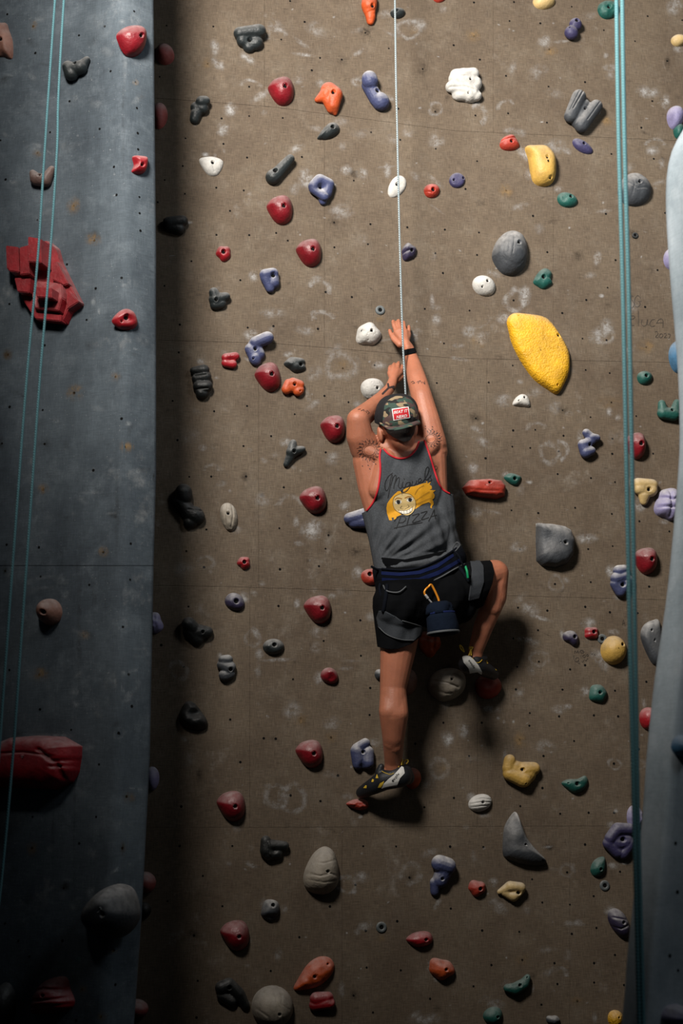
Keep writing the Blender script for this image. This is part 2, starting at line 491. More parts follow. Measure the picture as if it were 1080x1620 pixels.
def apply_mods(u, v, z, mods, seed):
    """u,v in photo pixels from the hold's centre (v down); z height in metres"""
    z = z.copy()
    for md in mods:
        k = md[0]
        if k == 'hole':
            _, a, b, r = md[:4]; d = np.hypot(u-a, v-b)
            z -= 0.013*np.clip((r*1.02-d)/(0.22*r), 0, 1)*(z > 0)
            z += 0.0006*np.exp(-((d-r*1.45)/(0.4*r))**2)
        elif k == 'scoop':
            _, a, b, ru, rv, dep = md; q = ((u-a)/ru)**2+((v-b)/rv)**2
            z -= dep*np.exp(-q*1.2)
        elif k == 'bump':
            _, a, b, ru, rv, dep = md; q = ((u-a)/ru)**2+((v-b)/rv)**2
            z += dep*np.exp(-q*1.2)
        elif k == 'groove':
            _, pts, wd, dep = md; d = line_d(pts, u, v); z -= dep*np.exp(-(d/wd)**2)
        elif k == 'noise':
            _, amp, sc = md
            z += np.array([mnoise.noise(Vector((a*sc, b*sc, seed))) for a, b in zip(u, v)])*amp*np.clip(z/0.01, 0, 1)
        elif k == 'dimple':
            _, amp, sc = md
            z -= amp*np.array([max(0, 0.30-mnoise.voronoi(Vector((a*sc, b*sc, seed)))[0][0]) for a, b in zip(u, v)])*np.clip(z/0.01, 0, 1)
    return z

def hold(px, py, size, color, label, H=0.035, rot=0, shape='egg', mods=(), where='back', p=2.4, q=0.62, apex=(0, 0), holes=None, res=1.0, grp=None, flat=0.0):
    """dome-shaped hold: outline traced in photo pixels, a profile height, then carved details"""
    H = H*1.22
    fr = frame(where, px, py, H*0.30)
    if fr is None: return None
    P, X, Y, Nn, Ji, s = fr
    n = int(60*res); nr = int(22*res)
    if isinstance(shape, str):
        th = np.linspace(0, 2*math.pi, n, endpoint=False)
        if shape == 'round': rr = np.ones(n)
        elif shape == 'egg': rr = 1+0.10*np.cos(th)+0.03*np.cos(3*th+1)
        elif shape == 'bean': rr = 1-0.22*np.exp(-((th-1.5*math.pi)/0.6)**2)+0.02*np.cos(3*th)
        elif shape == 'drop': rr = 1+0.22*np.cos(th)+0.06*np.cos(2*th)
        elif shape == 'lump': rr = 1+0.07*np.cos(3*th+px)+0.05*np.cos(5*th+py)+0.04*np.cos(2*th+py)
        elif shape == 'square': rr = 1+0.10*np.cos(4*th+math.pi)
        a = np.stack([rr*np.cos(th)*size[0]/2, rr*np.sin(th)*size[1]/2], 1)
        O = a
    elif len(shape) and isinstance(shape, list):
        a = np.array(shape, float)
        if size == 'abs': a = a-np.array([px, py])
        elif size is not None:
            ex = a.max(0)-a.min(0); a = (a-(a.max(0)+a.min(0))/2)*np.array(size)/ex
        O = smooth_poly(a, n) if not flat else smooth_poly(a, n)*(1-flat)+0
        if flat:
            # keep corners crisp: straight resampling
            m = len(a); k = max(1, n//m); O = np.array([a[i]+(a[(i+1) % m]-a[i])*j/k for i in range(m) for j in range(k)])
        n = len(O)
    cr, sr = math.cos(R(rot)), math.sin(R(rot))
    O = np.stack([O[:, 0]*cr+O[:, 1]*sr, -O[:, 0]*sr+O[:, 1]*cr], 1)
    rho = np.concatenate([np.linspace(0, 1, nr+1)[1:]])
    rho = 1-(1-rho)**1.25
    U = [np.zeros(1)]; Vv = [np.zeros(1)]; Z = [np.array([H])]
    for r in rho:
        zz = H*max(0.0, (1-r**p))**q
        sh = zz/H*(1-r*0.4)
        U.append(O[:, 0]*r+apex[0]*(zz/H)*(1-r)); Vv.append(O[:, 1]*r+apex[1]*(zz/H)*(1-r)); Z.append(np.full(n, zz))
    U = np.concatenate(U); Vv = np.concatenate(Vv); Z = np.concatenate(Z)
    Z = apply_mods(U, Vv, Z, mods, px*0.37+py*0.11)
    Z = np.maximum(Z, 0.0)
    XY = (Ji @ np.stack([U, Vv])).T
    Z[-n:] = -0.0005
    Vt = [Vector((XY[i, 0], XY[i, 1], Z[i])) for i in range(len(Z))]
    F = [(0, 1+(k+1) % n, 1+k) for k in range(n)]
    for i in range(nr-1):
        for k in range(n):
            a = 1+i*n+k; b = 1+i*n+(k+1) % n
            F.append((a, b, b+n, a+n))
    # outlines run clockwise in the picture, so flip to face outward if needed
    c = sum((Vt[f[0]]-Vt[0]).cross(Vt[f[1]]-Vt[0]).z for f in [(1+k, 1+(k+1) % n) for k in range(n)])
    if c > 0: F = [f[::-1] for f in F]; F = [f[::-1] for f in F] if False else F
    nz = (Vt[F[0][1]]-Vt[F[0][0]]).cross(Vt[F[0][2]]-Vt[F[0][0]]).z
    if nz < 0: F = [f[::-1] for f in F]
    f2 = F[-1]; nz2 = (Vt[f2[1]]-Vt[f2[0]]).cross(Vt[f2[2]]-Vt[f2[0]]).z
    if (nz2 < 0): F = F[:n]+[f[::-1] for f in F[n:]]
    hs = [md for md in mods if md[0] == 'hole']
    hl = []
    for md in hs:
        c2 = Ji @ np.array([md[1], md[2]]); hl.append((c2[0], c2[1], md[3]*s*0.8))
    return fin_hold('climbing_hold', Vt, F, P, X, Y, Nn, color, label, hl, s, grp=grp or GRP[where])

def blob(px, py, caps, color, label, mods=(), where='back', vox=1.1, sm=8, hh=0.014, grp=None):
    """hold grown from rounded bars: each (u1,v1,z1,r1,u2,v2,z2,r2) in photo pixels, absolute u,v"""
    fr = frame(where, px, py, hh)
    if fr is None: return None
    P, X, Y, Nn, Ji, s = fr
    bm = bmesh.new()
    for (u1, v1, z1, r1, u2, v2, z2, r2) in caps:
        a = Ji @ np.array([u1-px, v1-py]); b = Ji @ np.array([u2-px, v2-py])
        cone_bm(bm, (a[0], a[1], z1*s*1.45), (b[0], b[1], z2*s*1.45), r1*s*1.06+0.002, r2*s*1.06+0.002, 14, 5)
    V, T = remesh(bm, vox*s, sm)
    J = np.linalg.inv(Ji); UV = (J @ V[:, :2].T).T
    Z = apply_mods(UV[:, 0], UV[:, 1], V[:, 2], [tuple([m[0], m[1]-px, m[2]-py]+list(m[3:])) if m[0] in ('hole', 'scoop', 'bump') else
         (('groove', [(a-px, b-py) for a, b in m[1]], m[2], m[3]) if m[0] == 'groove' else m) for m in mods], px*0.3+py)
    front = V[:, 2] > 0
    V = V.copy(); V[:, 2] = np.where(front, np.maximum(Z, 0), V[:, 2])
    V2, T2 = clip_tris(V, T, V[:, 2]+1e-4)
    hl = []
    for m in mods:
        if m[0] == 'hole':
            c2 = Ji @ np.array([m[1]-px, m[2]-py]); hl.append((c2[0], c2[1], m[3]*s*0.8))
    return fin_hold('climbing_hold', [Vector(v) for v in V2], T2, P, X, Y, Nn, color, label, hl, s, grp=grp or GRP[where])
GRP = {'back': 'climbing holds on the brown wall', 'left': 'climbing holds on the grey wall at left', 'right': 'climbing holds on the blurred grey wall at right'}
def h_(a, b, r=3.2): return ('hole', a, b, r)

# --- the big red shield-shaped holds
for (x, y, w_, hh, col, lab, rt, where) in [
    (445, 142, 41, 44, 'red', 'red rounded hold in the upper row, left of the orange beaked hold', 0, 'back'),
    (443, 330, 41, 45, 'red', 'red rounded hold directly below and left of the blue ring-shaped hold', 0, 'back'),
    (489, 398, 40, 43, 'red', 'red rounded hold, right and below the red one beside the blue ring hold', 0, 'back'),
    (424, 595, 40, 46, 'red', 'red rounded hold between the grey-blue elbow hold and the small orange knobbly hold', 6, 'back'),
    (527, 677, 39, 43, 'red', 'dark red rounded hold beside the climber\'s left elbow', -4, 'back'),
    (496, 790, 42, 43, 'red', 'dark red rounded hold left of the printed tank top', 4, 'back'),
    (503, 963, 43, 44, 'red', 'dark red rounded hold left of the climber\'s hip', 0, 'back'),
    (490, 1192, 43, 44, 'red', 'dark red rounded hold left of the climber\'s lower calf and the lilac-grey hold', 0, 'back'),
    (366, 1275, 45, 48, 'red', 'dim red rounded hold at lower left, above the black two-armed hold', 0, 'back'),
    (372, 1480, 46, 48, 'red', 'dim red rounded hold near the bottom left, above the black hooked hold', 0, 'back'),
    (210, 62, 45, 48, 'red', 'large red rounded hold near the top of the grey wall at left', -8, 'left'),
    (1022, 886, 37, 42, 'red', 'red rounded hold right of the hanging teal ropes, below the purple-striped hold', -4, 'back'),
    (1006, 704, 32, 42, 'red', 'red oval hold just right of the hanging teal ropes, level with the climber\'s shoulders', 0, 'back')]:
    hold(x, y, (w_, hh), col, lab, H=0.052, rot=rt, shape=SHIELD, where=where, mods=[h_(w_*0.10, hh*0.02, 3.4), ('noise', 0.003, 0.07)], apex=(3, -1), p=2.2, q=0.6)

# --- upper left / centre
blob(394, 62, [(379, 55, 6, 9, 409, 53, 8, 10), (384, 65, 4, 9, 404, 68, 3, 11), (394, 73, 2, 9, 394, 66, 2, 12)], 'black', 'large blackish green jug hold near the top left of the brown wall',
     [h_(394, 67, 3.5), ('scoop', 394, 68, 10, 7, 0.010)])
blob(520, 156, [(520, 144, 4, 12, 528, 152, 6, 12), (528, 152, 6, 12, 526, 168, 5, 9), (526, 168, 5, 9, 530, 178, 2, 3), (519, 150, 4, 12, 502, 157, 2, 3.5), (517, 154, 4, 9, 526, 170, 3, 9)],
     'orange', 'bright orange beaked hold with two points, in the upper row', [h_(525, 152, 3.3), ('scoop', 524, 153, 7, 7, 0.008)])
blob(593, 145, [(583, 128, 8, 11, 584, 132, 8, 11.5), (583, 135, 3, 10, 596, 158, 3, 10), (601, 160, 4, 12, 602, 162, 4, 12.5)], 'blue', 'blue hold with two round lobes, the upper one chalky grey, top centre',
     [h_(595, 148, 3.2)])
hold(519, 207, (38, 24), 'black', 'black almond-shaped hold just below the orange beaked hold', H=0.028, rot=14, shape=[(-19, 6), (-8, -5), (4, -12), (13, -11), (18, -4), (17, 4), (8, 10), (-4, 12), (-13, 10)],
     mods=[h_(6, -3, 3.2), ('noise', 0.002, 0.1)])
blob(584, 18, [(584, 2, 4, 11, 583, 10, 5, 11), (583, 12, 4, 10, 586, 26, 3, 6), (586, 26, 3, 7, 586, 33, 2, 5)], 'orange', 'orange peanut-shaped hold cut by the top edge of the photo', [h_(587, 15, 3), ('groove', [(578, 24), (590, 20)], 1.5, 0.003)])
hold(628, 20, (24, 17), 'black', 'small dark green hold behind the white rope at the top', H=0.022, shape='egg', mods=[h_(-2, -1, 2.6)])
blob(441, 271, [(432, 280, 3, 11, 438, 275, 4, 9), (438, 275, 4, 9, 458, 254, 7, 6.5)], 'black', 'dark grey bone-shaped hold pointing up and right', [h_(434, 274, 3.6)])
blob(507, 300, [(497, 296, 5, 9, 505, 288, 7, 9), (505, 288, 7, 9, 519, 293, 6, 8), (519, 293, 6, 8, 516, 306, 5, 8), (496, 300, 5, 7, 512, 313, 7, 6.5), (508, 302, 2, 8, 511, 318, 2, 5)],
     'blue', 'blue ring-shaped hold with a chalky lip, above the red pair', [h_(505, 298, 3.4), ('scoop', 506, 299, 6, 6, 0.014)])
hold(627, 294, (25, 38), 'white', 'flat white oval hold right behind the white rope', H=0.014, rot=-32, shape='egg', mods=[h_(0, -1, 2.6)], p=4)
hold(682, 301, (25, 22), 'ored', 'small orange-red hold just left of the purple disc', H=0.028, rot=0, shape='egg', mods=[h_(1.5, 1.5, 3.2), ('noise', 0.002, 0.15), ('groove', [(-9, 3), (0, 6)], 1.0, 0.004)])
hold(723, 285, (25, 24), 'purple', 'purple button-shaped disc hold', H=0.015, shape='round', p=5, mods=[h_(-6, 1, 2.0), h_(9, -2, 2.0)])
hold(647, 398, (24, 27), 'dpurple', 'small dark blue lobed hold just right of the white rope', H=0.028, shape='lump', mods=[h_(3, 0, 2.6), ('bump', -6, -5, 5, 5, 0.008), ('groove', [(-10, 3), (0, 0), (8, 8)], 1.6, 0.006)])
hold(694, -6, (22, 18), 'ored', 'orange-red hold peeking in at the top edge right of the white rope', H=0.02, shape='egg')
hold(334, 262, (38, 30), 'white', 'white leaf-shaped hold near the left shadow, with a grooved face', H=0.022, shape=[(-19, -9), (-6, -13), (8, -12), (19, -6), (16, 6), (8, 14), (-4, 13), (-13, 4)], mods=[h_(2, -3, 3.2), ('groove', [(-12, -11), (0, -6), (5, 10)], 1.5, 0.004)])
blob(316, 176, [(318, 164, 8, 8, 324, 163, 8, 7), (310, 170, 3, 8, 320, 172, 4, 9), (310, 180, 3, 8, 308, 188, 2, 7)], 'black', 'black fist-shaped hold in the shade near the grey wall edge, upper left', [])
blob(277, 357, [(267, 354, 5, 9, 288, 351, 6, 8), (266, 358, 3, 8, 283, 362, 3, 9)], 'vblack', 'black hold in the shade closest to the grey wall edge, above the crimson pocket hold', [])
hold(354, 400, (24, 24), 'bred', 'small crimson pocket hold left of the blue pocket hold', H=0.026, shape='lump', mods=[h_(-1, 0, 3.6), ('scoop', -1, 1, 6, 5, 0.006)])
hold(258, 86, (28, 34), 'pink', 'dull pink hold half hidden behind the top of the grey wall edge', H=0.045, shape='drop', rot=35)
hold(251, 181, (26, 40), 'pink', 'dark pink hold half hidden behind the grey wall edge, second from the top', H=0.045, shape='egg')
blob(425, 443, [(419, 436, 6, 8, 431, 434, 6, 8), (431, 434, 5, 8, 433, 448, 4, 8), (420, 440, 5, 8, 427, 456, 3, 6)], 'blue', 'chalky blue hold with a deep pocket, left centre', [h_(431, 438, 4.0), ('scoop', 431, 439, 6, 6, 0.006)])
blob(346, 473, [(338, 464, 6, 7, 342, 474, 4, 9), (340, 474, 4, 9, 357, 470, 5, 6), (340, 482, 3, 7, 350, 480, 3, 7)], 'black', 'small dark grey knob hold in the half shade, below the crimson pocket hold', [h_(341, 477, 2.8)])
blob(408, 552, [(404, 543, 5, 9, 422, 537, 9, 9), (396, 552, 3, 8, 403, 566, 3, 8), (403, 566, 3, 9, 404, 569, 3, 8), (402, 546, 3, 9, 410, 560, 3, 8)], 'blue', 'grey-blue elbow-shaped hold, left centre',
     [h_(403, 554, 3.0), ('hole', 400, 569, 2)])
hold(468, 576, (35, 24), 'black', 'blackish green oval hold just above the small orange knobbly hold', H=0.028, rot=-8, shape='lump', mods=[h_(7, 2, 3.0), ('scoop', 7, 2, 7, 6, 0.006), ('noise', 0.003, 0.12)])
blob(463, 614, [(453, 616, 4, 7, 456, 607, 5, 6), (463, 606, 5, 7, 474, 609, 5, 6), (471, 619, 4, 7, 474, 617, 4, 6), (459, 612, 3, 8, 468, 613, 3, 8)], 'orange', 'small orange knobbly hold', [h_(465, 610, 2.8), h_(474, 620, 1.6)])
hold(583, 528, (38, 37), 'white', 'white dimpled round hold left of the climber\'s upper hand', H=0.038, shape='lump', mods=[h_(3, -2, 2.8), ('dimple', 0.02, 0.22), ('hole', -12, -3, 1.2)])
hold(588, 614, (38, 34), 'white', 'white dimpled round hold partly behind the climber\'s lower hand and forearm', H=0.036, shape='egg', mods=[h_(7, 2, 2.6), ('dimple', 0.02, 0.22)])
blob(364, 571, [(357, 566, 4, 6, 372, 564, 4, 6), (357, 574, 3, 6, 368, 576, 3, 6)], 'bred', 'small crimson split hold right of the black S-shaped hold', [('scoop', 364, 570, 5, 3, 0.006)])
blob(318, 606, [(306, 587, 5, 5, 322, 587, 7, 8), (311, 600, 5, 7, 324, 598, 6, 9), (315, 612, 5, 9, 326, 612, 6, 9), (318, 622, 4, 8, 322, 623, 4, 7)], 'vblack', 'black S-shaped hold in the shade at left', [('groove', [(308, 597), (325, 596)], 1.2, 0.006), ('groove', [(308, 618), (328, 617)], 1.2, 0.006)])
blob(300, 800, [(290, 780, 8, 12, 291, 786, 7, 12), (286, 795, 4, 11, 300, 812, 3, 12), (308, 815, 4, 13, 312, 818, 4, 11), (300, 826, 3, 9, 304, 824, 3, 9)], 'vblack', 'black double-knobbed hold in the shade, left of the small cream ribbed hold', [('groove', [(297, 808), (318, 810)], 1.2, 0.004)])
blob(465, 718, [(463, 702, 6, 5, 461, 716, 5, 8), (461, 716, 5, 8, 478, 711, 4, 4.5), (461, 718, 4, 7, 453, 734, 2, 4)], 'black', 'slate three-pointed hold left of the climber\'s elbow', [h_(464, 716, 2.8), ('scoop', 466, 720, 8, 6, 0.004)])
blob(570, 821, [(553, 820, 4, 8, 582, 814, 8, 10), (560, 826, 3, 8, 590, 822, 7, 13)], 'blue', 'chalky grey-blue wedge hold sticking out from behind the tank top', [], hh=0.02)
hold(361, 817, (27, 46), 'cream', 'small cream ribbed hold left of the chalk patch, level with the climber\'s waist', H=0.032, shape='egg', rot=80 if False else 12,
     mods=[h_(-1, -3, 2.8), ('groove', [(-4, -18), (-6, 0), (-4, 18)], 1.2, 0.005), ('groove', [(5, -18), (7, 0), (4, 18)], 1.2, 0.005), ('noise', 0.003, 0.15)])

# --- upper right
blob(735, 136, [(725, 126, 2, 14, 742, 146, 2, 15), (720, 120, 5, 8, 746, 119, 6, 9), (729, 128, 4, 12, 750, 134, 5, 10), (713, 139, 5, 8, 745, 147, 6, 9), (724, 150, 3, 8, 752, 152, 4, 8)], 'white', 'large white crinkled rock-like hold near the top',
     [h_(741, 131, 2.4), ('hole', 738, 152, 1.6), ('groove', [(709, 142), (730, 143), (756, 151)], 1.6, 0.006), ('groove', [(716, 127), (735, 126), (752, 130)], 1.6, 0.004), ('noise', 0.004, 0.12)])
hold(859, 2, (35, 22), 'tan', 'pale yellow hold cut by the top edge of the photo', H=0.03, shape='egg', mods=[h_(4, -1, 2)])
hold(961, 14, (34, 29), 'green', 'green round hold at the top beside the hanging teal ropes', H=0.03, rot=0, shape='egg', mods=[h_(0, 0, 3.2), ('scoop', 0, 0, 8, 7, 0.006), ('noise', 0.004, 0.15)])
blob(905, 47, [(909, 40, 5, 8.5, 910, 41, 5, 8), (902, 53, 5, 9, 903, 54, 5, 9)], 'purple', 'small purple double-knobbed hold near the top right', [h_(909, 38, 3.0), h_(898, 49, 1.4)])
hold(1076, 63, (22, 19), 'tan', 'yellow hold cut by the right edge of the photo near the top', H=0.025, shape='drop', rot=180)
blob(921, 178, [(913, 157, 8, 10, 901, 186, 6, 9), (940, 172, 8, 9, 918, 200, 6, 10), (921, 168, 3, 11, 914, 192, 3, 10)], 'grey', 'grey hold of two slanting ridges, top right',
     [h_(922, 177, 2.4), ('groove', [(918, 150), (902, 178)], 1.1, 0.006), ('groove', [(911, 152), (897, 180)], 1.0, 0.004), ('groove', [(944, 168), (924, 196)], 1.0, 0.003)])
hold(920, 230, (37, 17), 'purple', 'slim purple lozenge hold below the grey double-ridged hold', H=0.022, rot=-33, shape='egg', mods=[h_(2, -1, 2.4)])
hold(806, 225, (30, 24), 'ored', 'small orange-red hold with a slot, beside the large yellow rounded hold', H=0.028, shape=[(-15, 4), (-12, -6), (-3, -12), (6, -12), (14, 1), (14, 7), (4, 12), (-9, 11)], mods=[h_(1, 1, 2.8), ('groove', [(-13, -2), (8, -6)], 1.0, 0.008)])
hold(856, 260, (48, 64), 'yellow', 'large yellow rounded hold at upper right', H=0.055, shape=[(-25, -29), (-12, -32), (6, -31), (18, -20), (23, -4), (22, 18), (14, 29), (0, 31), (-12, 24), (-17, 8), (-20, -10)], mods=[h_(5, -5, 2.6), ('hole', 12, 24, 2.2), ('noise', 0.003, 0.05)], apex=(6, 2), p=3.0, q=0.55)
hold(896, 315, (33, 23), 'green', 'green dimpled oval hold right of the large yellow hold', H=0.026, rot=-18, shape='egg', mods=[h_(5, -2, 2.8), ('scoop', -5, 1, 5, 5, 0.006), ('scoop', -9, -6, 4, 3, 0.004)])
hold(1003, 297, (52, 52), 'grey', 'grey scratched hold right behind the hanging teal ropes', H=0.05, shape='egg', rot=-40, mods=[h_(4, -4, 2.6), ('groove', [(-16, -6), (0, 6), (16, 4)], 0.9, 0.003), ('groove', [(-8, -20), (-4, 0), (-8, 18)], 0.9, 0.003), ('noise', 0.004, 0.1)])
hold(808, 398, (55, 71), 'grey', 'large dark grey scored hold right of centre, above the white oval', H=0.065, shape=[(-28, 8), (-24, -14), (-12, -30), (3, -36), (18, -30), (26, -14), (27, 8), (20, 26), (4, 35), (-14, 30)],
     mods=[h_(8, -8, 2.8), ('groove', [(-20, -20), (-24, 6)], 0.9, 0.003), ('groove', [(-12, -26), (-17, 6)], 0.9, 0.003), ('groove', [(-4, -30), (-9, 8)], 0.9, 0.003), ('groove', [(2, -28), (-2, 8)], 0.9, 0.003), ('groove', [(-14, 16), (6, 26), (20, 14)], 0.9, 0.003), ('noise', 0.004, 0.08)])
hold(1068, 184, (26, 36), 'lilac', 'lilac hold at the right edge just above the blurred grey wall', H=0.05, shape='egg')
hold(1073, 206, (16, 24), 'green', 'green hold just under the lilac one at the right edge', H=0.03, shape='egg')
hold(766, 451, (38, 31), 'white', 'white pebble-shaped hold with two holes, under the dark grey scored hold', H=0.032, rot=-28, shape='round', mods=[h_(3, -4, 2.6), h_(-5, 5, 2.0)])
hold(859, 440, (30, 33), 'green', 'small green angular hold above the big yellow plate', H=0.028, shape=[(-15, 4), (-6, -12), (4, -17), (13, -10), (12, 2), (14, 8), (2, 16), (-8, 12)], mods=[h_(-1, 0, 3.2), ('scoop', -1, 1, 6, 6, 0.006)])
PLATE = [(803, 506), (812, 495), (835, 496), (858, 500), (870, 508), (882, 524), (896, 548), (901, 566), (900, 588), (893, 606), (882, 622), (866, 614), (845, 598), (826, 572), (812, 545), (806, 524)]
hold(853, 558, 'abs', 'byellow', 'big flat yellow pitted plate hold, the brightest on the wall', H=0.040, shape=PLATE, p=9, q=0.5, res=2.6, apex=(-3, -1),
     mods=[h_(27, -25, 2.8), ('hole', 26, 53, 1.6), ('hole', -35, -56, 1.3), ('dimple', 0.011, 0.30)])
hold(825, 633, (27, 20), 'white', 'tiny white wedge hold with three holes, below the yellow plate', H=0.024, shape=[(-13, 6), (-9, -4), (0, -10), (9, -7), (13, 2), (12, 9), (0, 8)], mods=[h_(3, -3, 2.2), h_(-6, 2, 1.4)])
hold(1019, 597, (24, 22), 'green', 'small green round hold right of the teal ropes, above the green crescent', H=0.026, shape='egg', mods=[h_(1, -1, 3.0)])
blob(1057, 649, [(1046, 639, 4, 5, 1048, 652, 4, 7), (1048, 654, 4, 8, 1064, 656, 4, 9), (1066, 652, 4, 7, 1070, 638, 4, 5)], 'green', 'green crescent-shaped hold against the blurred grey wall', [h_(1060, 651, 2.6)])
blob(932, 703, [(926, 686, 6, 5.5, 934, 694, 6, 6), (934, 694, 7, 6, 942, 694, 6, 5), (934, 698, 6, 6, 921, 704, 6, 6), (921, 704, 5, 7, 926, 716, 4, 8), (926, 716, 5, 8, 934, 714, 5, 6)], 'blue', 'grey-violet S-shaped hold right of the climber', [h_(930, 705, 2.6)])
hold(766, 773, (68, 31), 'ored', 'long orange-red wedge hold right of the climber\'s lower back', H=0.050, flat=1, shape=[(-34, -2), (-24, -13), (8, -15), (28, -12), (34, -4), (33, 11), (20, 15), (-8, 12), (-28, 8)], mods=[h_(5, -7, 2.4), ('noise', 0.005, 0.08), ('groove', [(-34, 3), (0, 6), (34, 6)], 2.0, 0.004)], p=4, q=0.5, apex=(0, -4))
hold(811, 758, (27, 20), 'green', 'tiny green pocket hold beside the long orange-red wedge', H=0.022, shape=[(-13, -3), (-3, -9), (12, -5), (14, 0), (7, 9), (-4, 6)], mods=[h_(2, 0, 3.0), ('scoop', 2, 0, 5, 4, 0.005)])
blob(1019, 778, [(1008, 766, 5, 8, 1030, 768, 5, 8), (1010, 774, 5, 8, 1028, 776, 5, 9), (1018, 784, 4, 8, 1018, 793, 3, 5)], 'tan', 'cream-yellow winged hold beside the purple striped hold', [h_(1023, 776, 3.4), ('scoop', 1021, 776, 8, 6, 0.007)])

# --- lower right
hold(879, 862, (59, 70), 'grey', 'dark grey block-like hold right of the climber\'s raised knee', H=0.06, flat=1, shape=[(-29, -35), (-8, -34), (14, -30), (24, -24), (30, -6), (28, 16), (18, 30), (0, 35), (-20, 32), (-28, 24), (-29, -5)],
     mods=[h_(10, -1, 3.0), ('scoop', -16, -4, 12, 26, 0.012), ('noise', 0.003, 0.05)], p=5, q=0.5, apex=(4, -3))
blob(979, 920, [(977, 904, 6, 8, 986, 902, 5, 7), (973, 916, 6, 8, 986, 912, 6, 7), (972, 924, 5, 7, 980, 936, 4, 7), (986, 930, 5, 7, 992, 918, 5, 7), (980, 922, 2, 11, 984, 930, 2, 9)], 'blue', 'lilac-grey curled hold left of the red rounded hold, beside the teal ropes', [h_(982, 926, 3.8)])
hold(903, 1010, (24, 25), 'dpurple', 'small dark slate pocket hold above the small graffiti', H=0.026, shape=[(-12, -6), (-4, -11), (5, -10), (11, -2), (11, 8), (5, 13), (-4, 7), (-11, 3)], mods=[h_(4, -2, 3.2)])
hold(936, 1001, (23, 20), 'bred', 'small crimson square pocket hold above the yellow ball hold', H=0.024, shape='square', mods=[h_(2, -1, 3.2), ('scoop', 0, 0, 7, 5, 0.005)])
hold(972, 1028, (40, 46), 'yellow', 'yellow ball-shaped hold left of the teal ropes, lower right', H=0.055, shape='round', mods=[h_(8, -7, 2.8), ('noise', 0.002, 0.05)], apex=(1, -2))
hold(1030, 1016, (32, 70), 'grey', 'dark grey flat hold half behind the blurred grey wall, with three small holes', H=0.03, shape=[(-13, -10), (-8, -26), (6, -34), (18, -30), (20, 30), (8, 36), (-6, 12)], p=5, mods=[('hole', -2, -18, 1.6), ('hole', 2, -2, 1.6)])
hold(947, 1097, (27, 28), 'green', 'small green round hold below the yellow ball hold', H=0.028, shape=[(-13, -4), (-9, -13), (4, -14), (12, -6), (14, 2), (8, 13), (-2, 14), (-13, 9)], mods=[h_(0, -1, 2.8), ('scoop', 0, -1, 6, 6, 0.004)])
hold(1026, 1136, (30, 36), 'bred', 'red hold half hidden behind the blurred grey wall, lower right', H=0.04, shape='egg')
blob(823, 1221, [(805, 1203, 6, 8, 804, 1216, 5, 9), (806, 1224, 5, 10, 826, 1232, 6, 12), (828, 1218, 6, 11, 843, 1216, 5, 9), (812, 1216, 3, 12, 832, 1224, 3, 14)], 'yellow', 'yellow lobed hold at lower right, above the green boat-shaped hold\'s left', [h_(823, 1218, 3.2), ('hole', 828, 1240, 1.3), ('scoop', 823, 1215, 9, 6, 0.006)])
hold(910, 1241, (42, 28), 'green', 'green boat-shaped hold with a pocket, lower right', H=0.030, shape=[(-21, -2), (-12, -8), (4, -9), (16, -14), (21, -6), (17, 5), (8, 12), (-2, 14), (-12, 8)], mods=[h_(1, -1, 3.6), ('scoop', 1, -1, 9, 5, 0.005), ('hole', -13, -2, 1.2)])
hold(760, 1270, (38, 27), 'white', 'white ribbed shell-like hold left of the dark grey fin hold', H=0.030, rot=18, shape='round', mods=[h_(2, -1, 2.6), ('groove', [(-17, -3), (0, -7), (16, -5)], 0.9, 0.004), ('groove', [(-18, 2), (0, -1), (18, -1)], 0.9, 0.004), ('groove', [(-15, 7), (0, 5), (16, 4)], 0.9, 0.004)])
FIN = [(816, 1284), (822, 1296), (829, 1316), (838, 1332), (852, 1348), (865, 1362), (862, 1368), (846, 1370), (822, 1366), (802, 1358), (797, 1350), (797, 1330), (799, 1310), (806, 1295)]
hold(822, 1338, 'abs', 'grey', 'dark grey shark-fin-shaped hold, lower right', H=0.050, shape=FIN, res=1.4, mods=[('hole', 5, -2, 1.8), ('hole', 35, 24, 1.3), ('groove', [(-8, -52), (8, -10), (38, 20)], 4, -0.006), ('noise', 0.003, 0.05)], p=3.2, q=0.6, apex=(0, 0))
blob(980, 1331, [(964, 1326, 6, 8, 975, 1312, 7, 9), (975, 1312, 7, 9, 995, 1312, 6, 8), (962, 1334, 4, 8, 976, 1348, 3, 8), (985, 1350, 3, 8, 996, 1334, 4, 8), (978, 1330, 2, 14, 988, 1330, 2, 12)], 'purple', 'large dark violet ringed hold behind the teal ropes, lower right', [h_(982, 1328, 4.2), ('scoop', 980, 1328, 10, 8, 0.008)])
hold(1004, 1294, (24, 42), 'lilac', 'pale lilac hold behind the teal ropes, above the dark violet ringed hold', H=0.05, shape='egg', rot=0, mods=[('noise', 0.006, 0.15)])
hold(946, 1371, (23, 31), 'green', 'small green drop-shaped hold above the round wall anchor, lower right', H=0.026, rot=0, shape=[(-11, 4), (-6, -9), (4, -15), (10, -13), (10, 4), (4, 13), (-6, 14)], mods=[h_(2, 4, 2.6)])
hold(755, 1405, (28, 25), 'ored', 'small orange-red hold left of the tan curled hold', H=0.028, shape='lump', mods=[h_(3, 1, 3.4), ('bump', 9, -5, 4, 4, 0.006)])
blob(810, 1411, [(790, 1411, 3, 3, 806, 1402, 5, 7), (806, 1402, 6, 7, 822, 1404, 6, 7), (822, 1406, 5, 7, 812, 1416, 4, 8), (798, 1412, 3, 5, 812, 1418, 3, 7)], 'tan', 'tan curled shell hold below the fin-shaped hold', [h_(818, 1412, 3.4), ('scoop', 814, 1411, 8, 4, 0.006)])
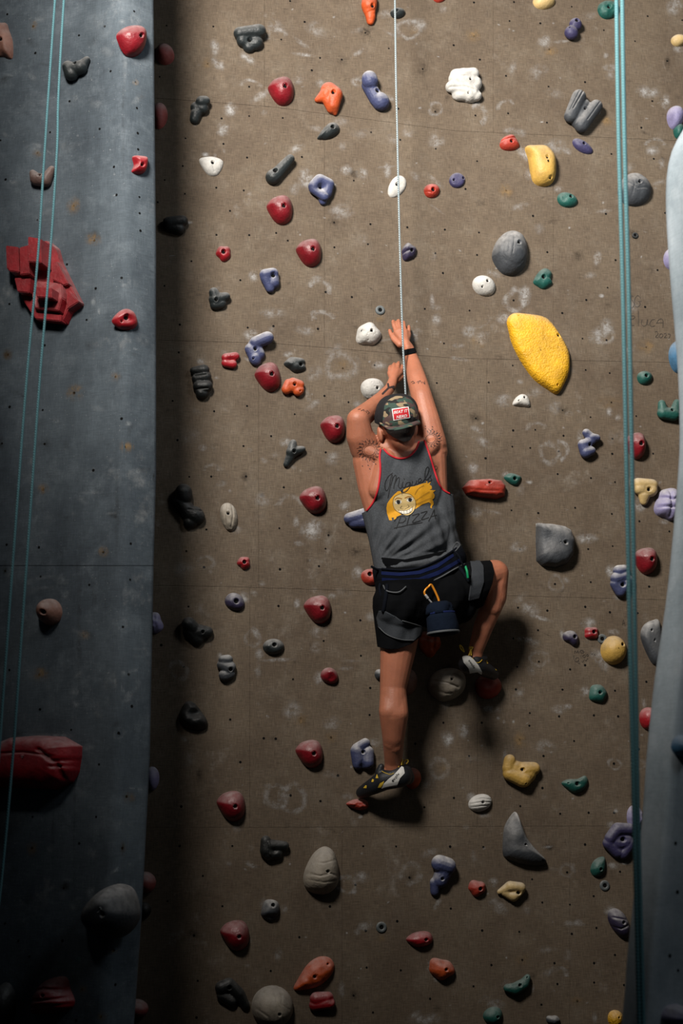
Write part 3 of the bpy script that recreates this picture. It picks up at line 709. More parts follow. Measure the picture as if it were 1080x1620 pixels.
hold(979, 1461, (28, 52), 'dpurple', 'dark violet finger-like hold beside the lower teal ropes', H=0.036, rot=28, shape='egg', mods=[h_(4, -2, 2.8), ('groove', [(-14, 4), (0, 8), (12, 2)], 1.4, 0.006), ('groove', [(-12, -10), (10, -6)], 1.4, 0.004)])
blob(818, 1558, [(802, 1563, 4, 5, 814, 1564, 5, 8), (814, 1564, 5, 8, 828, 1556, 5, 7), (828, 1556, 5, 7, 834, 1546, 4, 4)], 'green', 'green smile-shaped hold near the bottom, right of centre', [h_(820, 1558, 2.8), ('scoop', 820, 1554, 8, 4, 0.003), ('hole', 832, 1546, 1.2)])
hold(779, 1608, (31, 28), 'green', 'green hold cut by the bottom edge, left of the green smile-shaped one', H=0.03, shape='egg', rot=30, mods=[h_(6, 0, 2.4)])
hold(875, 1614, (21, 16), 'grey', 'small grey hold at the very bottom edge', H=0.022, shape='lump')
hold(973, 1612, (24, 28), 'byellow', 'yellow hold cut by the bottom edge beside the blurred grey wall', H=0.03, shape='egg', mods=[('hole', 3, -3, 1.8)])

# --- around the climber's legs and lower left
hold(386, 890, (21, 20), 'bred', 'tiny red pocket hold left of the chalk patch, above the dark violet oval', H=0.024, shape='lump', mods=[h_(0, 0, 3.4)])
hold(371, 953, (27, 33), 'dpurple', 'small dark violet oval pocket hold, left of the red hold by the climber\'s hip', H=0.03, shape='egg', rot=60, mods=[h_(2, -1, 4), ('scoop', 2, 0, 6, 8, 0.006)])
hold(433, 1023, (34, 26), 'black', 'black oval two-holed hold, left of the climber\'s thigh', H=0.03, shape='round', mods=[h_(0, -2, 3.2), ('scoop', 1, -1, 8, 6, 0.005), ('bump', -10, 0, 4, 4, 0.004)])
hold(521, 1070, (25, 29), 'red', 'small dark red hold left of the climber\'s knee', H=0.032, shape='egg', rot=60, mods=[('scoop', 1, 4, 6, 5, 0.008), ('bump', 0, -7, 8, 5, 0.008)])
blob(572, 1194, [(564, 1184, 4, 7, 577, 1176, 5, 7), (564, 1188, 4, 9, 566, 1208, 4, 8), (582, 1190, 5, 8, 581, 1206, 5, 9), (570, 1192, 2, 10, 576, 1206, 2, 9)], 'blue', 'lilac-grey tooth-shaped hold beside the climber\'s lower calf', [h_(573, 1190, 3.0), ('scoop', 571, 1212, 5, 5, 0.010)])
hold(586, 912, (33, 26), 'ored', 'orange oval hold at the climber\'s left hip', H=0.026, shape='egg', mods=[h_(-2, -3, 3.6), ('scoop', -1, -2, 9, 5, 0.006), ('noise', 0.003, 0.12)])
hold(680, 1017, (34, 42), 'orange', 'dark orange crinkled hold in the shade under the chalk bag', H=0.035, shape='lump', mods=[('noise', 0.010, 0.15), ('groove', [(-6, -16), (-4, 14)], 2, 0.006), ('groove', [(6, -14), (4, 14)], 2, 0.006)])
hold(600, 1067, (16, 18), 'grey', 'tiny grey hold peeking out left of the climber\'s straight leg', H=0.024, shape='egg')
hold(645, 1078, (28, 42), 'peach', 'dim pinkish hold just right of the climber\'s straight knee', H=0.032, shape='egg')
hold(709, 1082, (60, 50), 'cream', 'cream cracked boulder hold under the climber\'s bent leg', H=0.065, rot=10, shape=[(-30, 6), (-27, -12), (-12, -24), (10, -25), (26, -16), (30, 0), (22, 16), (4, 25), (-16, 24)],
     mods=[h_(1, -6, 2.6), ('groove', [(-26, -4), (-6, 0), (10, 6)], 1.0, 0.005), ('groove', [(0, 2), (12, 7)], 1.6, 0.006), ('groove', [(-24, 10), (-8, 16), (2, 16)], 1.2, 0.006), ('groove', [(6, -14), (20, -6)], 1.2, 0.005), ('noise', 0.004, 0.1)])
hold(771, 1086, (42, 38), 'ored', 'dark red-orange hold under the toe of the climber\'s bent leg', H=0.045, shape='egg', mods=[('scoop', -4, -3, 10, 8, 0.010)])
hold(565, 1273, (34, 18), 'ored', 'small orange-red chip hold under the toe of the straight leg', H=0.03, rot=0, shape=[(-17, -1), (-6, -8), (8, -9), (16, -4), (16, 6), (4, 10), (-8, 6)], mods=[('noise', 0.005, 0.2)])
hold(652, 1231, (26, 34), 'orange', 'orange-red hold hidden behind the heel of the straight leg', H=0.03, shape='egg')
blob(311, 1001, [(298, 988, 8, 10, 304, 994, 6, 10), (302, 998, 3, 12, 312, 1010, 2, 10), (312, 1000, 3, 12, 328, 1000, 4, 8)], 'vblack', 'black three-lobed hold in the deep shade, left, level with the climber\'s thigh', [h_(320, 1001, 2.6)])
hold(306, 1133, (44, 46), 'vblack', 'black triangular pocketed hold with a pale rim, lower left', H=0.045, shape=[(-19, -8), (-10, -22), (2, -21), (14, -8), (22, 4), (21, 14), (8, 18), (-10, 14), (-20, 6)], mods=[('scoop', 2, -4, 12, 9, 0.022), ('noise', 0.003, 0.12)])
blob(358, 1058, [(352, 1044, 6, 6, 360, 1044, 6, 7), (352, 1052, 4, 8, 362, 1056, 4, 10), (356, 1068, 3, 9, 364, 1066, 3, 7)], 'grey', 'dark grey helmet-like hold in the shade, right above the triangular black one', [h_(364, 1060, 3.4)])
blob(432, 1343, [(420, 1330, 5, 7, 421, 1346, 4, 9), (426, 1338, 4, 9, 450, 1338, 5, 6), (426, 1350, 3, 10, 438, 1350, 3, 8)], 'vblack', 'black two-armed hold left of the large cream egg hold', [('groove', [(424, 1332), (426, 1352)], 1.6, -0.006), ('scoop', 433, 1346, 4, 4, 0.008)])
hold(509, 1377, (56, 75), 'cream', 'large cream cracked egg-shaped hold, bottom centre-left', H=0.075, shape=[(-28, 16), (-24, -4), (-12, -26), (4, -37), (18, -32), (25, -16), (28, 4), (26, 22), (12, 36), (-8, 37), (-22, 30)],
     mods=[h_(6, 1, 2.8), ('groove', [(-20, -14), (0, -12), (24, -18)], 0.9, 0.004), ('groove', [(-26, 4), (-6, 8), (10, 4), (26, 10)], 1.2, 0.005), ('groove', [(-24, 14), (0, 18), (26, 14)], 0.9, 0.004), ('groove', [(-10, -28), (8, -26)], 0.9, 0.003), ('noise', 0.003, 0.07)], res=1.3)
hold(428, 1440, (29, 34), 'grey', 'small dark grey helmet-shaped hold under the black two-armed hold', H=0.036, shape=[(-13, 2), (-8, -14), (2, -17), (12, -12), (14, 2), (8, 14), (-2, 17), (-12, 10)], mods=[h_(3, -8, 3.4), ('scoop', 0, 10, 9, 5, 0.014)])
blob(699, 1384, [(694, 1366, 8, 12, 706, 1370, 8, 12), (702, 1376, 5, 12, 696, 1392, 4, 11), (688, 1396, 3, 7, 688, 1410, 2, 6), (696, 1398, 3, 6, 700, 1394, 3, 6)], 'blue', 'grey-blue hold with a round ball on top, bottom centre', [h_(697, 1390, 2.8)])
hold(664, 1486, (42, 25), 'bred', 'dark crimson almond hold near the bottom centre', H=0.034, rot=3, shape=[(-21, -1), (-10, -10), (6, -13), (18, -9), (21, 3), (12, 11), (-4, 13), (-14, 8)], mods=[h_(8, 0, 2.8)])
hold(699, 1533, (40, 34), 'orange', 'orange rounded hold below the crimson almond hold', H=0.04, rot=-18, shape='lump', mods=[h_(4, 0, 2.8), ('scoop', -2, -10, 4, 4, 0.004)])
hold(496, 1543, (76, 38), 'orange', 'long orange teardrop hold slanting up to the right, bottom centre-left', H=0.042, rot=40, shape=[(-38, -3), (-18, -12), (6, -18), (26, -15), (37, -4), (34, 9), (18, 16), (-4, 16), (-22, 9)], mods=[('hole', 0, 1, 3.0), ('hole', 22, -18, 2.2), ('noise', 0.004, 0.1)])
blob(510, 1584, [(500, 1580, 4, 9, 518, 1578, 5, 8), (498, 1590, 3, 8, 520, 1586, 6, 8)], 'bred', 'dark red stub hold under the long orange teardrop hold', [('scoop', 523, 1582, 4, 5, 0.006)])
hold(432, 1594, (66, 68), 'cream', 'large cream scratched ball hold cut by the bottom edge', H=0.08, shape='round', res=1.3, mods=[h_(7, 8, 2.6), ('groove', [(0, -32), (2, -12), (8, 0), (14, 22)], 0.9, 0.004), ('groove', [(12, -28), (10, -8), (24, 2)], 0.9, 0.003), ('groove', [(-28, 0), (-10, 12), (-4, 28)], 1.6, 0.005), ('noise', 0.003, 0.06)])
blob(366, 1573, [(350, 1562, 5, 9, 362, 1556, 5, 8), (362, 1556, 5, 8, 378, 1572, 4, 8), (378, 1572, 4, 8, 388, 1590, 2, 6), (352, 1576, 2, 8, 366, 1584, 2, 8)], 'vblack', 'black hooked hold at the bottom left of the brown wall', [h_(362, 1562, 3.6)])
hold(243, 985, (30, 34), 'lilac', 'dull lilac knobbly hold peeking from behind the grey wall edge, middle', H=0.035, shape='lump', mods=[('noise', 0.006, 0.15)])
hold(240, 1231, (22, 38), 'lilac', 'dim lilac hold peeking from behind the grey wall edge, lower', H=0.035, shape='egg')
hold(230, 1396, (34, 34), 'pink', 'dim pink ball hold behind the grey wall edge, beside the big grey boulder hold', H=0.05, shape='round')
hold(216, 1596, (38, 30), 'pink', 'dim pink ball hold behind the grey wall edge at the bottom', H=0.05, shape='round')
hold(228, 1440, (20, 26), 'vblack', 'black hold barely seen behind the grey wall edge, lower left', H=0.03, shape='egg')

# --- on the grey wall at left
hold(1, 62, (34, 56), 'peach', 'brownish orange hold with two holes cut by the left edge of the photo', H=0.035, where='left', shape=[(-16, -20), (4, -28), (10, -16), (15, 2), (14, 26), (2, 24), (-14, 20)], mods=[h_(4, 4, 3.2), h_(0, -12, 2.8), ('noise', 0.005, 0.12)])
blob(121, 110, [(110, 108, 6, 8, 114, 118, 5, 9), (114, 112, 5, 9, 128, 108, 5, 9), (128, 108, 5, 8, 137, 94, 3, 4)], 'black', 'dark grey pointed hold high on the grey wall, right of the teal ropes', [h_(123, 105, 2.8)], where='left')
hold(222, 260, (23, 29), 'bred', 'small crimson square hold near the edge of the grey wall', H=0.03, where='left', shape=[(-10, -13), (0, -14), (11, -11), (11, 2), (7, 12), (-2, 14), (-11, 10), (-8, 0)], mods=[h_(-1, 3, 3.2), ('scoop', 0, 2, 6, 6, 0.005)])
blob(67, 279, [(52, 274, 4, 4, 58, 284, 4, 8), (58, 284, 4, 8, 72, 286, 4, 8), (72, 286, 4, 8, 82, 268, 4, 4)], 'brownh', 'dark brown crescent hold behind the teal ropes on the grey wall', [h_(66, 280, 2.6)], where='left')
hold(198, 504, (40, 33), 'bred', 'crimson half-moon pocket hold near the edge of the grey wall', H=0.032, where='left', shape=[(-20, 2), (-10, -12), (2, -17), (14, -12), (20, 0), (19, 10), (8, 16), (-8, 14)], mods=[h_(0, 0, 4.2), ('scoop', 0, 4, 13, 6, 0.012), ('hole', -7, 6, 1.8)])
hold(75, 967, (36, 42), 'peach', 'brownish pink cone-like hold on the grey wall, middle left', H=0.07, where='left', shape='round', mods=[h_(4, 3, 4.2)], p=1.8, apex=(3, -2))
hold(170, 1443, (86, 88), 'grey', 'big grey boulder hold low on the grey wall', H=0.13, where='left', shape=[(-43, 2), (-34, -14), (-14, -34), (10, -43), (32, -36), (42, -12), (42, 12), (24, 34), (-4, 42), (-30, 30), (-42, 16)], mods=[h_(9, 1, 4.0), ('noise', 0.006, 0.04)], res=1.4, apex=(6, -8))
hold(80, 1576, (64, 60), 'bred', 'dim red banded hold at the bottom of the grey wall', H=0.07, where='left', shape=[(-30, 24), (-24, -4), (-12, -22), (6, -29), (20, -27), (26, -8), (32, 10), (24, 22), (-2, 28), (-24, 30)],
     mods=[h_(2, -3, 2.8), ('groove', [(-22, -8), (0, -14), (24, -10)], 2.0, 0.010), ('groove', [(-26, 6), (0, 4), (28, 2)], 2.0, 0.010), ('groove', [(-28, 18), (0, 14), (30, 12)], 2.0, 0.008)], res=1.2)
hold(4, 1592, (30, 76), 'vblack', 'black hold in the bottom left corner', H=0.05, where='left', shape='egg', rot=90 if False else 0)
# big red blocky volume: a cluster of boxes on a sloped base
fr = frame('left', 68, 452, 0.02)
if fr:
    P, X, Y, Nn, Ji, s = fr
    root = empty('climbing_hold', P, 'large red hold of stacked angular blocks on the grey wall behind the teal ropes', 'climbing hold', GRP['left'])
    def slab(poly, z0, z1, tp=0.9, name='block', mt='bred'):
        a = [(Ji @ np.array([x-68, y-452])) for x, y in poly]; c = sum(a)/len(a); m = len(a)
        zz = z1 if hasattr(z1, '__len__') else [z1]*m
        V = [P+X*q[0]+Y*q[1]+Nn*z0 for q in a]+[P+X*(c+(q-c)*tp)[0]+Y*(c+(q-c)*tp)[1]+Nn*z for q, z in zip(a, zz)]
        F = [tuple(range(m)), tuple(range(m, 2*m))[::-1]]+[(i, i+m, (i+1) % m+m, (i+1) % m) for i in range(m)]
        me = mesh_from(name, V, F); bm = bmesh.new(); bm.from_mesh(me); bmesh.ops.recalc_face_normals(bm, faces=bm.faces)
        bmesh.ops.bevel(bm, geom=list(bm.edges), offset=0.003, segments=2, affect='EDGES', clamp_overlap=True); bm.to_mesh(me); bm.free()
        return child(new_obj(name, me, M[mt], smooth=False), root)
    slab([(12, 392), (40, 396), (75, 378), (92, 392), (98, 415), (116, 452), (130, 480), (112, 494), (104, 512), (55, 506), (34, 474), (22, 440)], 0, 0.035, 0.93, 'hold_base')
    slab([(18, 393), (26, 394), (30, 440), (20, 434)], 0.02, 0.07)
    slab([(27, 396), (42, 398), (44, 442), (26, 440)], 0.02, 0.085)
    slab([(45, 400), (60, 396), (62, 446), (46, 448)], 0.02, 0.095)
    slab([(62, 386), (84, 390), (85, 432), (62, 430)], 0.02, 0.115)
    slab([(32, 446), (60, 446), (58, 472), (38, 470)], 0.02, 0.075)
    slab([(62, 446), (106, 450), (110, 478), (104, 500), (64, 496), (58, 474)], 0.02, [0.05, 0.05, 0.07, 0.07, 0.07, 0.07])
    slab([(72, 466), (102, 468), (102, 485), (76, 484)], 0.04, 0.118)
    slab([(88, 418), (96, 416), (116, 455), (108, 458), (88, 448)], 0.02, 0.055)
    slab([(112, 460), (130, 480), (112, 492), (108, 480)], 0.01, 0.045)
    slab([(54, 496), (104, 500), (103, 512), (60, 508)], 0.01, 0.05)
fr = frame('left', 58, 1203, 0.03)
if fr:
    P, X, Y, Nn, Ji, s = fr
    o = hold(56, 1204, 'abs', 'bred', 'large red ledge hold with grooved right end, low on the grey wall', H=0.10, where='left', res=1.6, flat=1,
         shape=[(-40, 1186), (-10, 1178), (20, 1166), (60, 1163), (96, 1165), (122, 1180), (121, 1196), (117, 1220), (108, 1236), (84, 1248), (40, 1246), (-40, 1244)], p=5, q=0.5,
         mods=[('groove', [(24, -16), (44, 2), (68, -2)], 2.5, 0.014), ('groove', [(40, 10), (68, 6)], 2, 0.010), ('groove', [(-80, -8), (0, -12), (44, -6)], 1.6, 0.006), ('groove', [(48, 8), (50, 40)], 3, 0.02)], apex=(0, -8))

# --- on the blurred grey wall at right (in front, so out of focus)
hold(1060, 797, (44, 52), 'lilac', 'lilac and purple striped knobbly hold on the edge of the blurred grey wall', H=0.06, where='back', shape='lump',
     mods=[('groove', [(-20, -10), (0, -4), (20, -14)], 2, 0.012), ('groove', [(-20, 6), (4, 8), (20, 2)], 2, 0.012), ('groove', [(-4, -20), (-2, 20)], 2, 0.010)])
hold(1066, 408, (30, 36), 'lilac', 'small lilac ball hold on the upper edge of the blurred grey wall', H=0.045, where='back', shape='round')
hold(1076, 562, (36, 52), 'sky', 'blue hold on the edge of the blurred grey wall', H=0.06, where='back', shape='egg')
hold(1082, 1180, (30, 34), 'sky', 'blue hold at the right edge of the photo on the blurred grey wall', H=0.04, where='right', shape='round')
hold(1072, 1607, (36, 34), 'lilac', 'lilac hold at the bottom right corner on the blurred grey wall', H=0.05, where='right', shape='lump')

# --- round wall anchors left in the panels
for (x, y, lab) in [(601, 491, 'round grey wall anchor above the white dimpled hold by the climber\'s hand'), (952, 1011, 'round grey wall anchor between the crimson square hold and the yellow ball'),
                    (956, 1401, 'round grey wall anchor under the small green drop-shaped hold, lower right'), (603, 1467, 'round dark wall anchor at bottom centre'), (1004, 373, 'round black wall anchor right of the teal ropes, upper right')]:
    p = at(x, y); me = bpy.data.meshes.new('wall_anchor'); bm = bmesh.new()
    prof = [(0.0085, 0.0), (0.0085, 0.004), (0.010, 0.006), (0.018, 0.006), (0.021, 0.004), (0.022, 0.0)]
    if x == 1004: prof = [(r*0.7, z) for r, z in prof]
    n = 24; loops = [[bm.verts.new((r*math.cos(2*math.pi*k/n), -z-0.0005, r*math.sin(2*math.pi*k/n))) for k in range(n)] for r, z in prof]
    for a, b in zip(loops, loops[1:]):
        for k in range(n): bm.faces.new((a[k], a[(k+1) % n], b[(k+1) % n], b[k]))
    bmesh.ops.recalc_face_normals(bm, faces=bm.faces); bm.to_mesh(me); bm.free()
    o = new_obj('wall_anchor', me, M['washer' if x != 1004 else 'vblack']); o.location = (p.x, 0, p.z)
    tag(o, lab, 'wall anchor', 'round wall anchors')
    bm = bmesh.new(); bmesh.ops.create_cone(bm, cap_ends=True, segments=16, radius1=0.009, radius2=0.009, depth=0.001, matrix=Matrix.Rotation(math.pi/2, 4, 'X')); me = bpy.data.meshes.new('socket'); bm.to_mesh(me); bm.free()
    b = new_obj('socket', me, M['hole'], smooth=False); b.parent = o; b.location = (0, -0.0012, 0)

# ---------------------------------------------------------------- bolt holes, worn spots, chalk and pencil marks on the walls
def Z3(ox, oy, txt):
    out = []
    for t in txt.split():
        a, b = t.split(','); out.append((ox+int(a)/3.0, oy+int(b)/3.0))
    return out
HOLES_B = (Z3(0, 0, "1012,126 985,303 1051,562 880,657 1060,683 867,788 781,855 1026,891 877,920 1027,1115 790,122 757,365 748,960") +
 Z3(360, 0, "365,104 254,188 653,156 541,283 399,334 102,412 438,275 887,144 764,230 1072,215 925,328 102,551 261,560 984,530 809,516 680,628 92,748 352,745 76,904 11,1001 987,706 598,857 505,1056 677,1064 230,1106 285,1142 102,1116 506,1174 665,1159 852,1079 1030,1090 985,1202 818,664 296,5") +
 Z3(720, 0, "88,12 278,10 257,100 403,111 552,32 88,172 446,235 704,144 912,77 852,196 1005,290 116,283 240,360 615,390 442,411 934,480 95,548 250,538 434,582 717,572 882,606 740,731 941,754 103,765 48,897 240,905 368,1025 714,1015 112,1104 103,1210 436,1197 852,1120 995,1011 1076,96") +
 Z3(0, 405, "908,25 780,142 853,326 848,458 819,688 1016,737 842,874 898,1048 1002,1047") +
 Z3(360, 405, "60,115 465,171 589,195 1021,81 812,142 935,251 95,340 217,333 428,346 1026,415 546,533 697,518 992,603 92,712 459,664 573,694 318,751 206,855 75,902 465,932 536,1056 87,1046 266,1098") +
 Z3(720, 405, "760,20 959,67 722,150 900,242 621,209 507,271 276,211 67,259 113,411 603,392 717,400 905,434 272,520 618,541 732,556 158,600 641,765 508,732 740,695 858,760 97,771 379,825 274,828 513,853 270,905 355,911 490,927 745,867 938,938 744,939 143,960 485,1035 643,1054 757,1073 266,1207 568,1195") +
 Z3(0, 810, "979,83 968,262 894,449 872,735 765,632 884,186") +
 Z3(360, 810, "245,77 478,110 464,174 433,257 248,272 241,446 629,514 455,612 632,682 310,794 676,835 12,985 346,980 673,963 1023,1000 490,1070 228,1076 171,1074 890,1100 60,1187") +
 Z3(720, 810, "393,5 742,9 873,44 630,176 306,178 746,162 340,295 642,333 472,342 919,354 297,454 436,468 616,450 733,476 392,561 275,600 865,480 396,710 293,735 544,747 615,727 906,806 757,848 508,843 287,842 353,954 657,965 772,970 492,970 125,1000 351,1014 563,1087 305,1080 65,1158 418,1158 752,1194 870,1126 1015,92") +
 Z3(0, 1215, "860,183 852,370 962,512 795,632 1055,656 920,795 932,1184 938,1010") +
 Z3(360, 1215, "298,130 523,35 440,157 933,186 1073,142 643,371 799,372 1055,373 862,520 606,554 485,657 340,803 804,727 655,772 204,963 659,947 821,960 597,1080 960,1095 689,1160 1058,667 22,370") +
 Z3(720, 1215, "413,95 308,181 497,217 632,212 753,212 133,375 615,363 440,375 530,495 781,492 364,528 656,608 412,638 543,648 127,771 303,777 669,759 552,787 757,887 317,911 171,935 470,926 658,926 86,1036 484,1025 658,1018 408,1123 578,1105 800,1030"))
HOLES_L = (Z3(0, 0, "35,68 158,125 168,252 375,168 497,125 636,54 330,481 525,338 643,392 649,513 473,612 653,632 655,709 541,792 553,925 661,935 662,1012 666,1095 27,852 178,1044 350,977 448,1141 178,725 238,628 3,666") +
 Z3(0, 405, "318,40 577,104 454,154 411,303 38,469 212,424 548,573 352,650 46,716 203,731 577,772 597,906 212,892 443,1017 205,1108 10,890 45,228") +
 Z3(0, 810, "620,150 490,190 617,321 424,346 185,168 193,306 32,155 583,545 397,587 45,750 610,770 187,772 12,927 625,922 190,937 563,1049 338,1034 470,1198 25,280") +
 Z3(0, 1215, "600,135 456,232 155,232 376,358 580,380 153,380 303,570 25,737 297,820 140,895 547,1028 390,1050 480,1180 362,1198 540,865 88,820"))

def surf_any(where, px, py):
    r = surf(where, px, py)
    return r
def tangent(Nn):
    Y = Vector((0, 0, 1)); Y = (Y-Nn*Y.dot(Nn)).normalized(); return Y.cross(Nn).normalized(), Y
def holes_mesh(lst, where, parent):
    V = []; F = []
    for (x, y) in lst:
        r = surf(where, x, y)
        if r is None: continue
        P, Nn = r; X, Y = tangent(Nn); rad = random.uniform(0.0040, 0.0056); k = len(V); n = 9
        V.append(P+Nn*0.0003)
        for i in range(n):
            a = 2*math.pi*i/n; V.append(P+(X*math.cos(a)+Y*math.sin(a))*rad+Nn*0.0008)
        for i in range(n): F.append((k, k+1+i, k+1+(i+1) % n))
    o = child(new_obj('bolt_hole', mesh_from('bolt_hole', V, F), M['hole'], smooth=False), parent); o['kind'] = 'stuff'
holes_mesh(HOLES_B, 'back', wall_back); holes_mesh(HOLES_L, 'left', wall_left)
rr = wall_back
HR = [(1071, 1411), (1068, 1334), (1059, 1512), (1072, 1535), (1055, 1606)]
holes_mesh(HR, 'right', wall_back)

def mark_mat(name, kind, rough=0.9):
    m = bpy.data.materials.new(name); m.use_nodes = True
    nt = m.node_tree; N = nt.nodes; L = nt.links; bs = N['Principled BSDF']; bs.inputs['Roughness'].default_value = rough
    bs.inputs['Specular IOR Level'].default_value = 0.1
    uv = N.new('ShaderNodeUVMap'); uv.uv_map = 'UV'
    at_ = N.new('ShaderNodeAttribute'); at_.attribute_name = 'tint'
    gp = N.new('ShaderNodeNewGeometry')
    ln = N.new('ShaderNodeVectorMath'); ln.operation = 'LENGTH'
    nw = N.new('ShaderNodeTexNoise'); nw.inputs['Scale'].default_value = 16; nw.inputs['Detail'].default_value = 5
    L.new(gp.outputs['Position'], nw.inputs['Vector'])
    ad = N.new('ShaderNodeVectorMath'); ad.operation = 'MULTIPLY_ADD'
    L.new(nw.outputs['Color'], ad.inputs[0]); ad.inputs[1].default_value = (0.9, 0.9, 0); 
    sb = N.new('ShaderNodeVectorMath'); sb.operation = 'SUBTRACT'; L.new(uv.outputs[0], sb.inputs[0]); sb.inputs[1].default_value = (0.45, 0.45, 0)
    L.new(sb.outputs[0], ad.inputs[2]); L.new(ad.outputs[0], ln.inputs[0])
    def mr(src, a, b, c=0.0, d=1.0):
        r = N.new('ShaderNodeMapRange'); r.interpolation_type = 'SMOOTHSTEP'
        for k, v in zip(('From Min', 'From Max', 'To Min', 'To Max'), (a, b, c, d)): r.inputs[k].default_value = v
        L.new(src, r.inputs['Value']); return r.outputs['Result']
    def ma(op, a, b):
        x = N.new('ShaderNodeMath'); x.operation = op; x.use_clamp = True
        for i, v in enumerate((a, b)):
            if isinstance(v, (int, float)): x.inputs[i].default_value = v
            else: L.new(v, x.inputs[i])
        return x.outputs[0]
    r = ln.outputs['Value']
    edge = mr(r, 0.70, 1.0, 1, 0)
    if kind == 'ring': shape = ma('MULTIPLY', mr(r, 0.42, 0.66), edge)
    else: shape = mr(r, 0.05, 1.0, 1, 0)
    n2 = N.new('ShaderNodeTexNoise'); n2.inputs['Scale'].default_value = 30; n2.inputs['Detail'].default_value = 8; n2.inputs['Roughness'].default_value = 0.75
    L.new(gp.outputs['Position'], n2.inputs['Vector'])
    nn = mr(n2.outputs['Fac'], 0.36, 0.70)
    al = ma('MULTIPLY', ma('MULTIPLY', ma('MULTIPLY', shape, nn), at_.outputs['Alpha']), 0.45 if kind == 'ring' else 0.8)
    L.new(al, bs.inputs['Alpha']); L.new(at_.outputs['Color'], bs.inputs['Base Color'])
    return m
M['ring'] = mark_mat('chalk_ring', 'ring'); M['smear'] = mark_mat('chalk_smear', 'smear')
CH = (0.46, 0.45, 0.44); WO = (0.27, 0.175, 0.085); DK = (0.025, 0.02, 0.016)
mk_n = [0]
def marks(lst, where, parent, kind, name):
    """lst of (x, y, width, height, rotation, colour, opacity[, half]) in photo pixels"""
    V = []; F = []; UV = []; TC = []
    for it in lst:
        x, y, w_, h, rot, c, al = it[:7]; half = it[7] if len(it) > 7 else 0
        mk_n[0] += 1; off = 0.0009+0.00004*(mk_n[0] % 12)
        G = 5; k = len(V); ok = True; loc = []
        cr, sr = math.cos(R(rot)), math.sin(R(rot))
        for j in range(G):
            for i in range(G):
                u = -1+2*i/(G-1); v = -1+2*j/(G-1)
                if half: v = v*0.5+0.5 if half > 0 else v*0.5-0.5
                a = u*w_/2; b = -v*h/2
                r = surf(where, x+a*cr+b*sr, y-a*sr+b*cr)
                if r is None: ok = False; break
                loc.append((r[0]+r[1]*off, (u, v)))
            if not ok: break
        if not ok: continue
        for p, q in loc: V.append(p); UV.append(q); TC.append((*c, al))
        for j in range(G-1):
            for i in range(G-1): F.append((k+j*G+i, k+j*G+i+1, k+(j+1)*G+i+1, k+(j+1)*G+i))
    me = mesh_from(name, V, F); ul = me.uv_layers.new(name='UV')
    for lp in me.loops: ul.data[lp.index].uv = UV[lp.vertex_index]
    ca = me.color_attributes.new('tint', 'FLOAT_COLOR', 'POINT')
    for i, c in enumerate(TC): ca.data[i].color = c
    o = child(new_obj(name, me, M[kind]), parent); o['kind'] = 'stuff'
    return o
RB = [(438, 60, 44, 34, 10, CH, 1, 1), (395, 137, 44, 26, -5, CH, .9, 1), (648, 47, 52, 40, 0, CH, .9), (688, 172, 30, 26, 0, CH, .8), (752, 182, 44, 44, -60, CH, .9, 1), (800, 170, 34, 30, 20, CH, .7, 1),
 (504, 460, 50, 46, -20, CH, .9, 1), (510, 505, 48, 34, 0, CH, .9, 1), (540, 580, 66, 52, 10, CH, .7), (815, 475, 44, 44, -60, CH, 1), (957, 530, 34, 40, -30, CH, .9), (883, 713, 38, 36, -80, CH, 1, 1), (870, 718, 44, 42, 110, CH, .8),
 (847, 680, 40, 30, 5, CH, .6, 1), (460, 800, 60, 40, 0, CH, .6, 1), (400, 1010, 30, 34, 0, CH, .6), (463, 1262, 50, 56, 0, CH, .9), (436, 1258, 50, 46, -30, CH, .8), (548, 1400, 40, 36, -20, CH, .9),
 (648, 1382, 44, 44, 60, CH, .8), (852, 1042, 38, 34, 0, CH, .7), (826, 1545, 40, 30, 0, CH, .0), (882, 1545, 40, 34, 0, CH, 1, 1), (897, 1378, 32, 30, 0, CH, .6), (694, 1217, 40, 44, 0, CH, .7), (972, 1208, 26, 24, 0, CH, .7),
 (1036, 230, 40, 26, 0, CH, .8, 1), (335, 745, 40, 26, 0, CH, .6, 1), (283, 1060, 36, 40, 40, CH, .5), (700, 1015, 30, 30, 0, CH, 0), (745, 225, 0.1, 0.1, 0, CH, 0), (1010, 1210, 30, 20, 0, CH, .5), (530, 200, 0.1, .1, 0, CH, 0),
 (878, 923, 30, 34, 0, CH, .6), (325, 890, 40, 26, 0, CH, .5), (812, 1600, 0.1, .1, 0, CH, 0), (720, 290, 40, 40, 0, CH, 0), (600, 760, 30, 20, 0, CH, 0)]
RB = [r for r in RB if r[6] > 0 and r[2] > 1]
